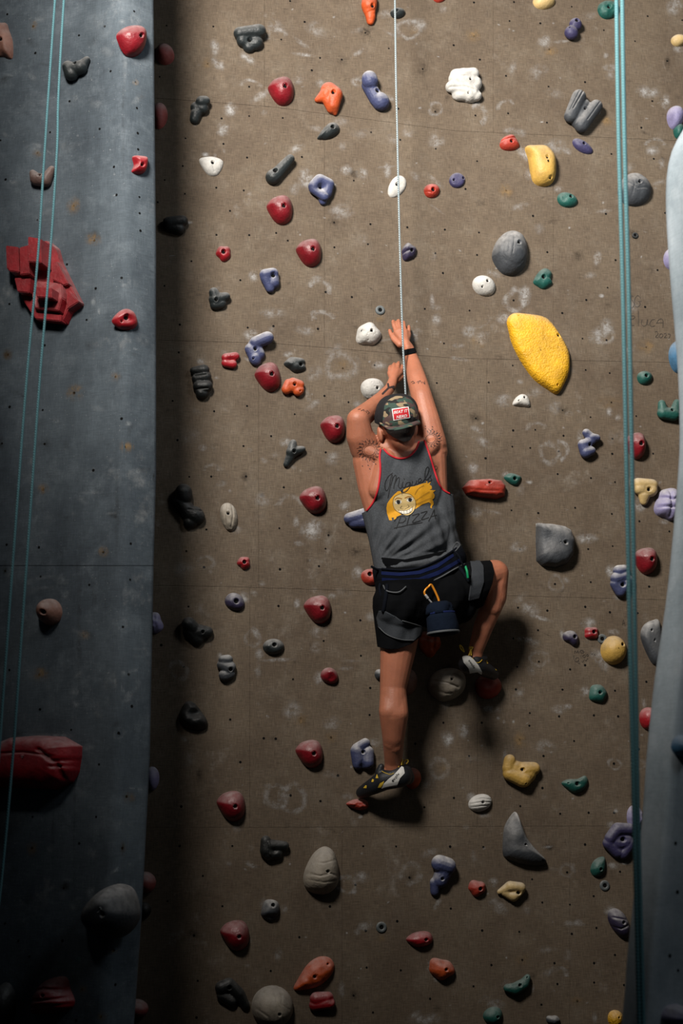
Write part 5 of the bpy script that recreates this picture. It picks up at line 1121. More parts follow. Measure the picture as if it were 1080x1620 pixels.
def strokes(name, bv, lines, wd, m, parent, off=0.0015, step=0.5, smooth=True):
    L = [smooth_poly(s, 7*(len(s)-1), closed=False) if (smooth and len(s) > 2) else np.array(s, float) for s in lines]
    allp = np.concatenate(L)
    def f(x, y):
        d = np.full(x.shape, 1e9)
        for s in L:
            bx = pbox(s, 3); k = (x > bx[0]) & (x < bx[2]) & (y > bx[1]) & (y < bx[3])
            if k.any(): d[k] = np.minimum(d[k], line_d(s, x[k], y[k]))
        return wd/2-d
    V, T = patch_mesh(bv, f, pbox(allp), step, off)
    return build(name, V, T, m, parent) if T else None
def lettering(name, bv, text, org, ux, vy, m, parent, off=0.002, bold=0.0):
    """letters set from a font, laid out in photo pixels from org along ux (one em) with up vector vy"""
    cu = bpy.data.curves.new(name, 'FONT'); cu.body = text; cu.size = 1.0; cu.resolution_u = 3; cu.offset = bold
    o = bpy.data.objects.new(name, cu); COL.objects.link(o); dg = bpy.context.evaluated_depsgraph_get(); dg.update()
    me = o.evaluated_get(dg).to_mesh(); bm = bmesh.new(); bm.from_mesh(me)
    bmesh.ops.triangulate(bm, faces=bm.faces)
    bmesh.ops.subdivide_edges(bm, edges=[e for e in bm.edges if e.calc_length() > 0.15], cuts=2); bmesh.ops.triangulate(bm, faces=bm.faces)
    V = [(org[0]+v.co.x*ux[0]+v.co.y*vy[0], org[1]+v.co.x*ux[1]+v.co.y*vy[1]) for v in bm.verts]
    T = [tuple(v.index for v in f.verts) for f in bm.faces]; bm.free()
    o.evaluated_get(dg).to_mesh_clear(); bpy.data.objects.remove(o); bpy.data.curves.remove(cu)
    V, T = drop(bv, V, T, off); T = [t if (V[t[1]]-V[t[0]]).cross(V[t[2]]-V[t[0]]).dot(vd) < 0 else t[::-1] for t in T]
    return build(name, V, T, m, parent)

# --- body: one continuous surface
bm = bmesh.new()
# torso
ell(bm, 637, 765, .265, (.165, .105, .20))
ell(bm, 640, 735, .27, (.165, .095, .13))
ell(bm, 652, 850, .265, (.150, .100, .17))
ell(bm, 662, 925, .270, (.165, .115, .135))
chain(bm, [(588, 722, .275, .066), (636, 722, .275, .075), (685, 714, .275, .060)])
chain(bm, [(584, 728, .275, .070), (590, 775, .265, .060), (606, 835, .26, .055)])      # left latissimus
chain(bm, [(684, 722, .275, .058), (690, 775, .265, .046), (694, 840, .26, .050)])
chain(bm, [(610, 730, .335, .045), (600, 775, .32, .045)]); chain(bm, [(665, 726, .335, .042), (672, 772, .32, .042)])   # shoulder blades
chain(bm, [(606, 724, .335, .035), (580, 712, .325, .035)]); chain(bm, [(668, 720, .335, .032), (684, 704, .325, .032)])
chain(bm, [(632, 690, .33, .060), (632, 712, .30, .066)]); chain(bm, [(632, 704, .30, .055), (594, 718, .29, .048)]); chain(bm, [(634, 704, .30, .055), (676, 712, .29, .046)])
# glutes and legs
ell(bm, 634, 958, .295, (.098, .10, .105)); ell(bm, 700, 945, .295, (.10, .10, .10))
chain(bm, [(634, 955, .27, .100), (629, 1030, .26, .071), (621.5, 1088, .245, .053), (622, 1128, .25, .0560), (622, 1165, .215, .045), (622, 1205, .145, .036), (622, 1216, .135, .035)], 20)
chain(bm, [(619, 1095, .245, .045), (616, 1125, .262, .0435), (620, 1175, .205, .036)]); chain(bm, [(625, 1095, .245, .045), (629, 1128, .262, .0435), (624, 1180, .20, .035)])   # calf heads
chain(bm, [(622, 1216, .135, .034), (634, 1229, .145, .030)]); chain(bm, [(620, 1218, .13, .032), (600, 1237, .10, .028), (580, 1251, .06, .020)])
chain(bm, [(700, 938, .275, .098), (745, 920, .275, .080), (783, 907, .250, .056), (783, 945, .24, .0470), (765, 990, .205, .0405), (752, 1030, .165, .031), (751, 1040, .16, .031)], 20)
chain(bm, [(785, 922, .255, .045), (778, 960, .24, .043)])
chain(bm, [(751, 1040, .16, .030), (741, 1051, .17, .026)]); chain(bm, [(752, 1042, .155, .028), (766, 1056, .125, .026), (778, 1065, .085, .019)])
# arms
chain(bm, [(579, 710, .29, .066), (569, 690, .325, .056), (566, 664, .355, .046), (586, 647, .27, .0385), (603, 630, .20, .029), (616, 615, .145, .0225), (619, 609, .135, .022)], 18)
chain(bm, [(566, 667, .355, .042), (580, 655, .30, .040)])
chain(bm, [(684, 703, .285, .060), (676, 668, .285, .054), (667, 628, .27, .044), (659, 600, .22, .0415), (653, 575, .16, .032), (648, 556, .115, .0235), (646, 551, .11, .0235)], 18)
# head
ell(bm, 628, 664, .345, (.077, .098, .100)); ell(bm, 627, 680, .30, (.062, .075, .075))
chain(bm, [(626, 672, .245, .016), (626, 683, .228, .015)]); chain(bm, [(626, 696, .265, .028), (627, 690, .29, .04)])        # nose, chin
chain(bm, [(617, 672, .262, .014), (636, 671, .262, .014)])                                                                 # brow
ell(bm, 601, 687, .345, (.011, .020, .033), Matrix.Rotation(R(-12), 3, 'Y')); ell(bm, 656, 682, .345, (.011, .020, .032), Matrix.Rotation(R(10), 3, 'Y'))  # ears
# hands: palm, four fingers bent at the knuckles, thumb
def hand(wrist, palm, fingers, thumb):
    chain(bm, [wrist, palm[0]]); 
    for q in palm[1:]: chain(bm, [palm[0], q])
    for a, b in zip(palm[1:], palm[2:]): chain(bm, [a, b])
    for fg in fingers: chain(bm, fg, 10)
    chain(bm, thumb, 10)
# left hand (lower): knuckles along y ~588, fingers fold over onto the wall
hand((619, 609, .135, .022), [(622, 599, .115, .019), (616.5, 590, .085, .0125), (622, 587, .088, .013), (628, 586, .085, .013), (633, 589, .078, .0125)],
     [[(616.5, 590, .085, .0098), (616.0, 583, .060, .0088), (617.0, 580, .030, .0080), (618, 584, .012, .0072)],
      [(622, 587, .088, .0100), (622.5, 578.5, .062, .0090), (623.0, 576, .030, .0082), (623.5, 581, .012, .0075)],
      [(628, 586, .085, .0100), (629.8, 577, .060, .0090), (630.3, 574, .030, .0082), (630, 579, .012, .0075)],
      [(633, 589, .078, .0095), (635.5, 582, .055, .0085), (636.5, 579, .030, .0078), (636, 583, .012, .0070)]],
     [(628, 602, .10, .0125), (635, 597, .075, .0105), (637.5, 590, .050, .0092), (637.5, 585, .030, .0085)])
# right hand (upper): thumb stands off to the left
hand((646, 551, .11, .0235), [(640, 541, .095, .020), (627, 526, .070, .0135), (633, 523, .075, .0140), (640, 524, .072, .0135), (646, 529, .062, .0125)],
     [[(627, 526, .070, .0105), (622.5, 514, .052, .0094), (621.5, 508.5, .030, .0086), (622.5, 512, .012, .0078)],
      [(633, 523, .075, .0108), (630.5, 512, .055, .0095), (630.0, 507.5, .030, .0088), (630.5, 512, .012, .0080)],
      [(640, 524, .072, .0105), (638.5, 514, .054, .0093), (638.0, 510, .030, .0086), (638.0, 514, .012, .0078)],
      [(646, 529, .062, .0098), (646.5, 521, .050, .0086), (646.5, 516.5, .030, .0078), (645.5, 520, .012, .0070)]],
     [(632, 545, .085, .0150), (622.5, 537, .065, .0115), (618.2, 529, .050, .0098), (616.3, 523, .040, .0086)])
BV_, BT_ = remesh(bm, 0.0036, 4, 0.5)
BODY = build('body', BV_, BT_, 'skin', None); BODY['label'] = 'tanned skin of arms, shoulders, neck and legs'
bodyv = bvh(BV_, BT_)
M['eye'] = mat('eye_white', (0.7, 0.68, 0.65), 0.3); M['lip'] = mat('lip', (0.35, 0.10, 0.08), 0.5)
for x in (618, 635):
    b2 = bmesh.new(); ell_bm(b2, at(x, 677, .252), (.012, .012, .009)); me = bpy.data.meshes.new('eye'); b2.to_mesh(me); b2.free(); child(new_obj('eye', me, M['eye']), PERSON)
b2 = bmesh.new(); cone_bm(b2, at(620, 691, .243), at(633, 691, .243), .006, .006); me = bpy.data.meshes.new('mouth'); b2.to_mesh(me); b2.free(); child(new_obj('mouth', me, M['lip']), PERSON)

# --- tank top
b2 = bmesh.new()
def ch2(bmx, pts, inf=0.0, seg=18):
    for a, b in zip(pts, pts[1:]): cone_bm(bmx, B(a), B(b), a[3]+inf, b[3]+inf, seg, 5)
ell(b2, 637, 765, .270, (.178, .122, .21)); ell(b2, 640, 735, .275, (.178, .112, .14)); ell(b2, 652, 850, .270, (.165, .122, .18)); ell(b2, 664, 905, .272, (.172, .128, .11))
ch2(b2, [(588, 722, .275, .066), (636, 722, .278, .077), (685, 714, .275, .060)], .012)
ch2(b2, [(584, 735, .275, .068), (592, 775, .268, .064), (610, 850, .262, .060), (622, 900, .27, .066)], .011)
ch2(b2, [(684, 724, .275, .058), (692, 775, .268, .052), (697, 840, .262, .056), (708, 880, .27, .058)], .011)
ch2(b2, [(610, 730, .335, .045), (600, 775, .32, .045)], .009); ch2(b2, [(665, 726, .335, .042), (672, 772, .32, .042)], .009)
ch2(b2, [(606, 724, .335, .035), (580, 712, .325, .035)], .009); ch2(b2, [(668, 720, .335, .032), (684, 704, .325, .032)], .009)
ch2(b2, [(632, 700, .31, .056), (632, 712, .30, .066)], .010); ch2(b2, [(632, 704, .30, .055), (594, 718, .29, .048)], .010); ch2(b2, [(634, 704, .30, .055), (676, 712, .29, .046)], .010)
TV, TT = remesh(b2, 0.0045, 6, 0.5)
x, y = vproj(TV); nrm = vnorm(TV, TT)
# drag folds: gathered at the left hip and fanning up to the right
ang = np.arctan2(y-905, x-585); rad = np.hypot(y-905, x-585)
w1 = np.clip((y-808)/50, 0, 1)*np.clip((235-rad)/80, 0, 1)*np.clip((rad-22)/45, 0, 1)
fold = 0.0085*w1*(np.sin(ang*24+np.sin(rad*0.05)*1.2)*0.6+np.sin(ang*39+1.0+rad*0.02)*0.4)
w2 = np.clip((y-770)/60, 0, 1)*np.clip((x-672)/25, 0, 1)
fold += 0.0045*w2*np.sin((x*0.9-y*0.28)*0.36)
w3 = np.clip((770-y)/30, 0, 1)*np.clip((y-700)/20, 0, 1)
fold += 0.0018*w3*np.sin(x*0.25+y*0.08)
back = np.clip(-nrm[:, 1]*1.4+0.3, 0, 1)
TV = TV+nrm*(fold*back)[:, None]
LH = [(602, 711), (600.5, 722), (601.5, 745), (598, 772), (591, 793), (580, 808)]
NK = [(607, 710.5), (617, 720.5), (632, 725.5), (647, 722), (657.5, 711), (662.5, 699)]
RH = [(671, 697), (676, 710), (683, 732), (688.5, 750), (694, 765), (701, 775), (711, 781)]
def sp(a): return [tuple(p) for p in smooth_poly(a, 8*(len(a)-1), closed=False)]
HEM = [(760, 850), (731, 862), (712, 879), (688, 890), (655, 899), (625, 902), (598, 902), (560, 902)]
TP = sp(LH)[::-1]+sp(NK)+sp(RH)+[(735, 786)]+sp(HEM)+[(555, 820)]
TV2, TT2 = clipped(TV, TT, TP)
TANK = build('tank_top', TV2, TT2, 'tank', PERSON, 0.0025); TANK['label'] = 'heather grey sleeveless top with red trim'
tankv = bvh(TV, TT)
def edge_tube(name, pts, bv, m, parent, rad=0.0042, off=0.001):
    P = []
    for (x, y) in smooth_poly(pts, 10*(len(pts)-1), closed=False):
        d = ray(x, y); h, nr, _, _ = bv.ray_cast(CAM, d)
        if h is None: continue
        P.append(h-d*off)
    Q = [P[0]]
    for p in P[1:]:
        if (p-Q[-1]).length < 0.07: Q.append(p)
    # round off small jumps
    for _ in range(2): Q = [Q[0]]+[(Q[i-1]+Q[i]*2+Q[i+1])/4 for i in range(1, len(Q)-1)]+[Q[-1]]
    me = tube_mesh(Q, rad, 8, name=name); o = new_obj(name, me, M[m]); o.parent = parent
    if parent is PERSON: child(o, PERSON)
    return o
for nm, e in (('left', LH), ('neck', NK), ('right', RH)): edge_tube('trim', e if nm != 'left' else LH, tankv, 'redtrim', TANK)

def Z7(pts): return [(590+a/9.0, 730+b/9.0) for a, b in pts]
hair_p = Z7([(190, 660), (200, 600), (240, 540), (290, 480), (350, 425), (390, 420), (402, 448), (432, 434), (424, 405), (470, 380), (520, 365), (600, 350), (700, 315), (762, 302), (745, 270), (772, 290), (772, 318), (798, 300), (822, 288), (802, 330), (832, 350), (836, 390), (800, 402), (842, 408), (890, 410), (852, 440), (876, 480), (868, 520), (842, 542), (856, 575), (860, 610), (830, 648), (840, 672), (814, 660), (820, 600), (790, 580), (700, 610), (600, 680), (500, 705), (380, 770), (330, 790), (336, 818), (290, 828), (300, 800), (262, 802), (272, 840), (230, 838), (215, 790), (198, 740)])
patch('print', tankv, hair_p, 'print_yellow', TANK, 0.0012, 0.6)['label'] = 'printed yellow flowing hair'
face_p = Z7([(280, 600), (300, 510), (380, 460), (450, 452), (530, 470), (590, 540), (603, 630), (570, 720), (490, 772), (390, 742), (310, 680)])
patch('print', tankv, face_p, 'print_skin', TANK, 0.0020, 0.6, smooth=True)['label'] = 'printed cream smiling face'
def elp(cx, cy, a, b, rot=0, n=16): return [(cx+a*math.cos(2*math.pi*i/n)*math.cos(R(rot))+b*math.sin(2*math.pi*i/n)*math.sin(R(rot)), cy-a*math.cos(2*math.pi*i/n)*math.sin(R(rot))+b*math.sin(2*math.pi*i/n)*math.cos(R(rot))) for i in range(n)]
for c in ((358, 578), (522, 545)):
    patch('print', tankv, Z7(elp(c[0], c[1], 48, 30, 10)), 'print_white', TANK, 0.0026, 0.4)
    patch('print', tankv, Z7(elp(c[0]+2, c[1], 26, 27)), 'print_black', TANK, 0.0032, 0.4)
patch('print', tankv, Z7([(362, 698), (430, 708), (500, 692), (558, 652), (548, 708), (500, 742), (430, 750), (388, 732)]), 'print_white', TANK, 0.0026, 0.4)
strokes('print', tankv, [Z7(l) for l in ([(310, 545), (345, 520), (405, 530)], [(452, 520), (500, 500), (545, 508)])], 1.5, 'print_brown', TANK, 0.0028)
strokes('print', tankv, [Z7(l) for l in (face_p and [(280, 600), (300, 510), (380, 460), (450, 452), (530, 470), (590, 540), (603, 630), (570, 720), (490, 772), (390, 742), (310, 680), (280, 600)],
    [(350, 690), (430, 700), (500, 690), (565, 640)], [(362, 698), (388, 732), (430, 750), (500, 742), (548, 708), (558, 652)], [(410, 630), (385, 665), (440, 680), (480, 665), (510, 640), (490, 610)],
    [(405, 415), (412, 480)], [(318, 575), (350, 550), (395, 560)], [(480, 535), (520, 518), (560, 540)],
    [(400, 712), (405, 740)], [(440, 710), (442, 748)], [(480, 702), (485, 744)], [(520, 685), (525, 730)],
    [(590, 470), (640, 390), (720, 340)], [(600, 560), (700, 490), (800, 430)], [(610, 610), (720, 560), (820, 520)], [(420, 450), (520, 370)])], 0.45, 'print_black', TANK, 0.0034, 0.35)
MIG = [[(275, 165), (215, 215), (172, 300), (168, 380), (195, 415), (228, 360), (245, 270), (262, 195), (275, 200), (262, 300), (235, 400), (212, 520)],
       [(250, 330), (290, 225), (318, 195), (325, 240), (300, 340), (292, 385)], [(305, 320), (345, 240), (372, 232), (370, 290), (358, 350), (392, 382), (420, 340)],
       [(425, 290), (412, 350), (440, 372), (465, 345)], [(440, 245), (446, 256)], [(528, 300), (478, 305), (462, 345), (492, 358), (530, 312), (520, 370), (470, 430), (420, 442), (402, 425), (450, 385), (550, 335)],
       [(560, 285), (552, 330), (580, 345), (612, 300), (618, 275), (612, 320), (645, 318)], [(645, 300), (685, 272), (672, 240), (645, 262), (645, 305), (700, 296)],
       [(700, 296), (760, 210), (792, 120), (778, 78), (750, 110), (735, 200), (748, 262), (782, 250)], [(782, 250), (822, 195), (812, 225), (832, 262), (800, 285), (788, 268)]]
o = strokes('lettering', tankv, [Z7(l) for l in MIG], 1.15, 'print_black', TANK, 0.0014, 0.4); o['label'] = 'black script lettering'
PIZ = [[(330, 960), (360, 880), (392, 795)], [(300, 850), (360, 790), (440, 785), (465, 820), (430, 865), (370, 875)], [(525, 760), (500, 830), (482, 900)], [(560, 770), (655, 745), (610, 800), (560, 870), (670, 845)],
       [(680, 735), (765, 712), (725, 770), (690, 830), (790, 800)], [(790, 850), (835, 760), (868, 690), (872, 760), (890, 815)], [(820, 790), (900, 765)], [(300, 950), (420, 925), (520, 900), (700, 870)]]
strokes('lettering', tankv, [Z7(l) for l in PIZ], 1.3, 'print_black', TANK, 0.0014, 0.4)

# --- tattoos
def sun(cx, cy, r, rx, a0=0, a1=360, k=16):
    L = [elp(cx, cy, r*rx, r, 0, 20)]; L[0].append(L[0][0])
    for i in range(k):
        a = R(a0+(a1-a0)*i/k); b = a+R((a1-a0)/k/2)
        L.append([(cx+math.cos(a-.12)*r*1.2*rx, cy+math.sin(a-.12)*r*1.2), (cx+math.cos(a)*r*2.1*rx, cy+math.sin(a)*r*2.1), (cx+math.cos(a+.12)*r*1.2*rx, cy+math.sin(a+.12)*r*1.2)])
        L.append([(cx+math.cos(b)*r*1.3*rx, cy+math.sin(b)*r*1.3), (cx+math.cos(b+.15)*r*1.7*rx, cy+math.sin(b+.15)*r*1.7), (cx+math.cos(b-.05)*r*2.4*rx, cy+math.sin(b-.05)*r*2.4)])
    return L
dots = lambda P: [[(x, y), (x+0.5, y+0.5)] for x, y in P]
strokes('tattoo', bodyv, sun(584.5, 712.5, 8, 1.08), 0.55, 'tattoo', PERSON, 0.0008, 0.45)['label'] = 'inked sun on left shoulder blade'
strokes('tattoo', bodyv, dots([(573, 737), (584.5, 741.5), (591, 731), (594, 734), (582, 736), (569, 701)]), 1.4, 'tattoo', PERSON, 0.0008, 0.4, smooth=False)
strokes('tattoo', bodyv, sun(681, 694, 6.6, 1.15, -110, 110, 10), 0.55, 'tattoo', PERSON, 0.0008, 0.45)['label'] = 'inked sun on right shoulder blade'
strokes('tattoo', bodyv, dots([(672.5, 674), (683.5, 675), (683, 679), (672.5, 678), (691, 712)]), 1.3, 'tattoo', PERSON, 0.0008, 0.4, smooth=False)
strokes('tattoo', bodyv, [[(605, 623), (614.5, 613.5)], [(613.5, 607.5), (614.5, 613.5)], [(614.5, 613.5), (622.5, 611.5)], [(620, 612), (624, 616)]], 3.0, 'tattoo', PERSON, 0.0008, 0.45, smooth=False)['label'] = 'forked dark forearm tattoo'
strokes('tattoo', bodyv, [[(566, 648), (570, 647)], [(571, 650), (575, 648), (576, 651)], [(578, 650), (580, 653)], [(580, 649), (584, 653), (581, 655)],
    [(650, 605), (653, 603), (656, 606), (652, 607)], [(659, 605), (662, 603)], [(661, 607), (664, 602), (667, 606)], [(668, 604), (672, 608), (671, 603)]], 0.8, 'tattoo', PERSON, 0.0008, 0.4, smooth=False)
strokes('tattoo', bodyv, [elp(689, 740, 2.4, 3, 0, 10)+[(691.4, 740)]], 0.7, 'tattoo', PERSON, 0.0008, 0.4)

# --- wristband
b2 = bmesh.new(); ch2(b2, [(657, 590, .20, .040), (653, 575, .16, .032), (648, 556, .115, .0235), (645, 549, .105, .0235)], .0035)
V, T = remesh(b2, 0.003, 3); V, T = clipped(V, T, [(628, 556), (645, 552), (662, 549), (664, 556), (646, 560.5), (630, 564)])
build('wristband', V, T, 'shorts', PERSON, 0.002)

# --- shorts
b2 = bmesh.new()
ell(b2, 662, 925, .272, (.182, .135, .150)); ell(b2, 655, 890, .270, (.165, .12, .10))
ell(b2, 634, 958, .298, (.108, .115, .115)); ell(b2, 700, 945, .298, (.112, .115, .112))
ch2(b2, [(632, 955, .272, .112), (630, 1000, .268, .092), (630, 1050, .262, .078)]); ch2(b2, [(700, 940, .278, .112), (745, 926, .272, .098), (790, 912, .252, .070)])
ch2(b2, [(690, 965, .285, .085), (725, 960, .28, .07)])
SV, ST = remesh(b2, 0.0045, 5)
nrm = vnorm(SV, ST); x, y = vproj(SV); fold = 0.004*np.sin((x-600)*0.18+(y-900)*0.09)*np.clip((y-930)/30, 0, 1)*np.clip(-nrm[:, 1]+.3, 0, 1)
SV = SV+nrm*fold[:, None]
SHP = [(560, 878), (640, 885), (700, 872), (735, 862), (768, 878), (778, 890), (781.5, 905), (779, 922), (772, 940), (758, 972), (742, 1010), (700, 1040), (680, 1005), (664, 1008), (650, 1019), (630, 1026.5), (612, 1027), (596, 1023), (585, 1000)]
V, T = clipped(SV, ST, SHP); SHORTS = build('shorts', V, T, 'shorts', PERSON, 0.002)
shortv = bvh(SV, ST)
# --- harness
b2 = bmesh.new(); ell(b2, 660, 905, .272, (.187, .142, .15)); ch2(b2, [(622, 900, .272, .075), (708, 885, .272, .070)], .008)
HV, HT = remesh(b2, 0.005, 5)
BELT = [(570, 899), (600, 899), (640, 901), (670, 895), (700, 881), (722, 866), (755, 850), (760, 880), (735, 893), (715, 902), (695, 914), (672, 923), (650, 927), (602, 926), (570, 925)]
V, T = clipped(HV, HT, BELT); HARN = build('harness', V, T, 'belt', PERSON, 0.006); HARN['label'] = 'dark padded climbing harness with navy stripes'
harv = bvh(HV, HT)
patch('stripe', harv, [(603, 904), (632, 906), (662, 903), (690, 893), (716, 876), (718, 880), (692, 898), (664, 908), (632, 911), (603, 909)], 'navy', HARN, 0.0015, 0.8)
patch('stripe', harv, [(604, 914), (632, 916), (662, 914), (692, 903), (726, 884), (728, 889), (694, 909), (664, 920), (632, 922), (604, 921)], 'navy', HARN, 0.0015, 0.8)
edge_tube('piping', [(603, 926), (650, 927), (672, 923), (695, 914), (716, 902), (735, 892)], harv, 'greyedge', HARN, 0.0035)
edge_tube('piping', [(604, 900), (640, 902), (670, 896), (700, 882), (722, 867)], harv, 'belt', HARN, 0.0045)
patch('leg_loop', shortv, [(600, 966), (611, 968), (626, 976), (634, 982), (660, 988), (668, 992), (664, 1004), (655, 1013), (634, 1012), (612, 1004), (599, 992), (596, 978)], 'loop', HARN, 0.006, 1.0, thick=0.006)
edge_tube('piping', [(598, 991), (612, 1004), (634, 1012), (655, 1013)], shortv, 'greyedge', HARN, 0.002, 0.007)
edge_tube('piping', [(636, 982), (650, 986), (666, 991)], shortv, 'greyedge', HARN, 0.0022, 0.007)
patch('leg_loop', shortv, [(742, 878), (756, 884), (764, 896), (765, 920), (757, 946), (741, 950), (744, 925), (746, 902)], 'loop', HARN, 0.006, 1.0, thick=0.006)
edge_tube('riser_strap', [(612, 925), (610, 945), (606, 968)], shortv, 'belt', HARN, 0.008, 0.006)
edge_tube('riser_strap', [(722, 893), (732, 905), (742, 920)], shortv, 'belt', HARN, 0.008, 0.006)
edge_tube('gear_loop', [(606, 926), (612, 935), (630, 937), (642, 928)], shortv, 'greyedge', HARN, 0.003, 0.012)
def free_tube(name, pts, rad, m, parent, seg=8):
    P = smooth_poly([(a, b, c) for a, b, c in pts], 8*(len(pts)-1), closed=False)
    o = new_obj(name, tube_mesh([at(*p) for p in P], rad, seg, name=name), M[m])
    if parent is PERSON: child(o, PERSON)
    elif parent is not None: o.parent = parent
    return o
free_tube('waist_strap', [(604, 905, .30), (596, 901, .33), (587, 896, .34)], 0.005, 'belt', HARN)
free_tube('waist_strap', [(603, 920, .30), (600, 930, .33), (603, 945, .34)], 0.006, 'belt', HARN)
free_tube('gear_loop', [(716, 868, .38), (722, 858, .40), (727, 863, .40), (720, 872, .39)], 0.0025, 'greyedge', HARN)
free_tube('gear_loop', [(718, 872, .385), (726, 880, .41), (731, 892, .41), (740, 900, .40)], 0.004, 'belt', HARN)
free_tube('label_tag', [(736, 896, .405), (738.5, 904, .415), (740, 914.5, .41)], 0.0052, 'greentag', HARN, 6)['label'] = 'bright green tag'

# --- shoes
def shoe(caps, nm, white, tabs, dots_y, trims, txt):
    b3 = bmesh.new(); 
    for c in caps: ch2(b3, c)
    V, T = remesh(b3, 0.0032, 4)
    S = build('climbing_shoe', V, T, 'shoe_black', PERSON); S['label'] = nm
    bv = bvh(V, T)
    patch('heel_panel', bv, white, 'shoe_white', S, 0.0025, 0.6)['label'] = 'white side panel'
    for t in tabs: free_tube('pull_tab', t, 0.0028, 'shoe_yellow', S, 6)
    for d in dots_y: patch('eyelet_trim', bv, d, 'shoe_yellow', S, 0.002, 0.4)
    for t in trims: edge_tube('trim', t, bv, 'shoe_yellow', S, 0.0014, 0.001)
    lettering('lettering', bv, txt[0], txt[1], txt[2], txt[3], 'print_black', S, 0.0038, 0.01)
    return S
def Z4(P): return [(540+a/6.75, 1100+b/6.75) for a, b in P]
def Z8(P): return [(660+a/6.75, 980+b/6.75) for a, b in P]
shoe([[(634, 1228, .15, .044), (608, 1234, .125, .041), (592, 1243, .10, .034), (575, 1252, .05, .026), (572, 1254, .04, .024)], [(603, 1213, .13, .013), (600, 1222, .125, .018), (606, 1232, .125, .025)], [(640, 1221, .145, .030), (644, 1230, .13, .030)]],
     'black climbing shoe on the straight left leg', Z4([(425, 995), (450, 945), (500, 895), (560, 850), (610, 795), (642, 758), (662, 770), (674, 832), (625, 885), (592, 965), (500, 975)]),
     [[(x, y, .17) for x, y in Z4([(610, 770), (605, 715), (603, 684)])], [(x, y, .175) for x, y in Z4([(640, 745), (645, 700), (645, 684), (610, 682)])], [(x, y, .16) for x, y in Z4([(655, 745), (668, 700), (700, 690), (712, 705), (690, 735)])]],
     [Z4([(365, 885), (380, 840), (395, 885)]), Z4([(320, 925), (330, 895), (348, 900), (342, 925)]), Z4([(235, 990), (258, 960), (272, 965), (268, 992)]), Z4([(388, 985), (410, 940), (455, 915), (450, 935), (420, 985)])],
     [Z4([(430, 810), (470, 830), (520, 845), (560, 830)])], ('evolv', Z4([(548, 928)])[0], (5.3, -6.0), (-5.0, -4.4)))
shoe([[(738, 1051, .18, .036), (757, 1055, .15, .035), (770, 1061, .115, .030), (780, 1067, .08, .0235)], [(752, 1046, .17, .028), (764, 1042, .145, .020)]],
     'black climbing shoe on the bent right leg', Z8([(480, 405), (500, 362), (545, 385), (600, 430), (650, 490), (690, 560), (685, 588), (640, 560), (560, 575), (545, 520), (495, 460)]),
     [[(x, y, .20) for x, y in Z8([(550, 385), (565, 330), (555, 300), (590, 300), (575, 330), (575, 385)])], [(x, y, .205) for x, y in Z8([(500, 350), (480, 300), (455, 275), (460, 310), (490, 340)])]],
     [Z8([(825, 520), (838, 510), (852, 525), (848, 545), (832, 542)]), Z8([(735, 445), (742, 432), (750, 470), (742, 475)])],
     [Z8([(585, 410), (620, 455), (660, 460), (690, 430)])], ('evolv', Z8([(540, 440)])[0], (4.2, 6.0), (4.2, -3.0)))

# --- hair and cap
b2 = bmesh.new(); ell(b2, 628, 664, .345, (.0815, .1025, .1045)); ch2(b2, [(632, 692, .335, .0625), (630, 676, .34, .070)])
V, T = remesh(b2, 0.004, 3); V, T = clipped(V, T, [(604, 660), (608, 678), (614, 686), (624, 693), (638, 699), (648, 697), (655, 686), (660, 660)])
HAIR = build('hair', V, T, 'hair', PERSON)
b2 = bmesh.new(); ell(b2, 627, 661, .347, (.0915, .112, .0985)); ch2(b2, [(622, 652, .33, .07), (634, 650, .35, .068)], .004)
CV, CT = remesh(b2, 0.004, 3)
CAPC = [(580, 610), (680, 610), (672, 664), (660, 668.5), (640, 673), (618, 676.5), (604, 674), (590, 668)]
V, T = clipped(CV, CT, CAPC); CAP = build('cap', V, T, 'mesh_black', PERSON, 0.002); CAP['label'] = 'trucker cap worn backwards, camouflage front and black mesh'
capv = bvh(CV, CT)
patch('front_panel', capv, [(607, 652), (609, 640), (616, 632), (626, 627), (640, 628), (650, 633), (657, 642), (661, 654), (661.5, 668), (640, 673), (618, 676), (606, 673)], 'camo', CAP, 0.0022, 0.8, smooth=True, thick=0.0015)['label'] = 'camouflage panel'
inn = smooth_poly([(600, 669, .405), (610, 674.5, .435), (622, 675.5, .452), (636, 672.5, .458), (650, 669, .446), (662, 665, .405)], 30, closed=False)
out = smooth_poly([(600, 669.5, .415), (607, 675, .465), (618, 680.5, .510), (634, 679, .525), (652, 674, .505), (665, 671, .425)], 30, closed=False)
V = []; n = min(len(inn), len(out)); F = []
for k in range(n):
    a, b = at(*inn[k]), at(*out[k]); m_ = (a+b)/2+Vector((0, 0, 0.004)); V += [a, m_, b]
for k in range(n-1):
    for j in range(2): F.append((k*3+j, k*3+j+1, k*3+j+4, k*3+j+3))
BR = build('brim', V, F, 'camo', CAP, 0.0); sm = BR.modifiers.new('brim_thickness', 'SOLIDIFY'); sm.thickness = 0.005; sm.offset = 0
def Z6(P): return [(570+a/9.0, 600+b/9.0) for a, b in P]
lab = Z6([(448, 425), (680, 392), (702, 548), (472, 588)]); lab2 = Z6([(462, 436), (671, 405), (690, 540), (482, 575)])
patch('badge', capv, lab, 'patch_white', CAP, 0.0050, 0.5)['label'] = 'white border of cap badge'
patch('badge', capv, lab2, 'patch_red', CAP, 0.0056, 0.5)['label'] = 'red cap badge'
o0 = Z6([(475, 494)])[0]; o1 = Z6([(510, 560)])[0]
lettering('lettering', capv, 'BEAT IT', o0, (6.0, -0.85), (0.9, -6.3), 'patch_white', CAP, 0.0064, 0.014)
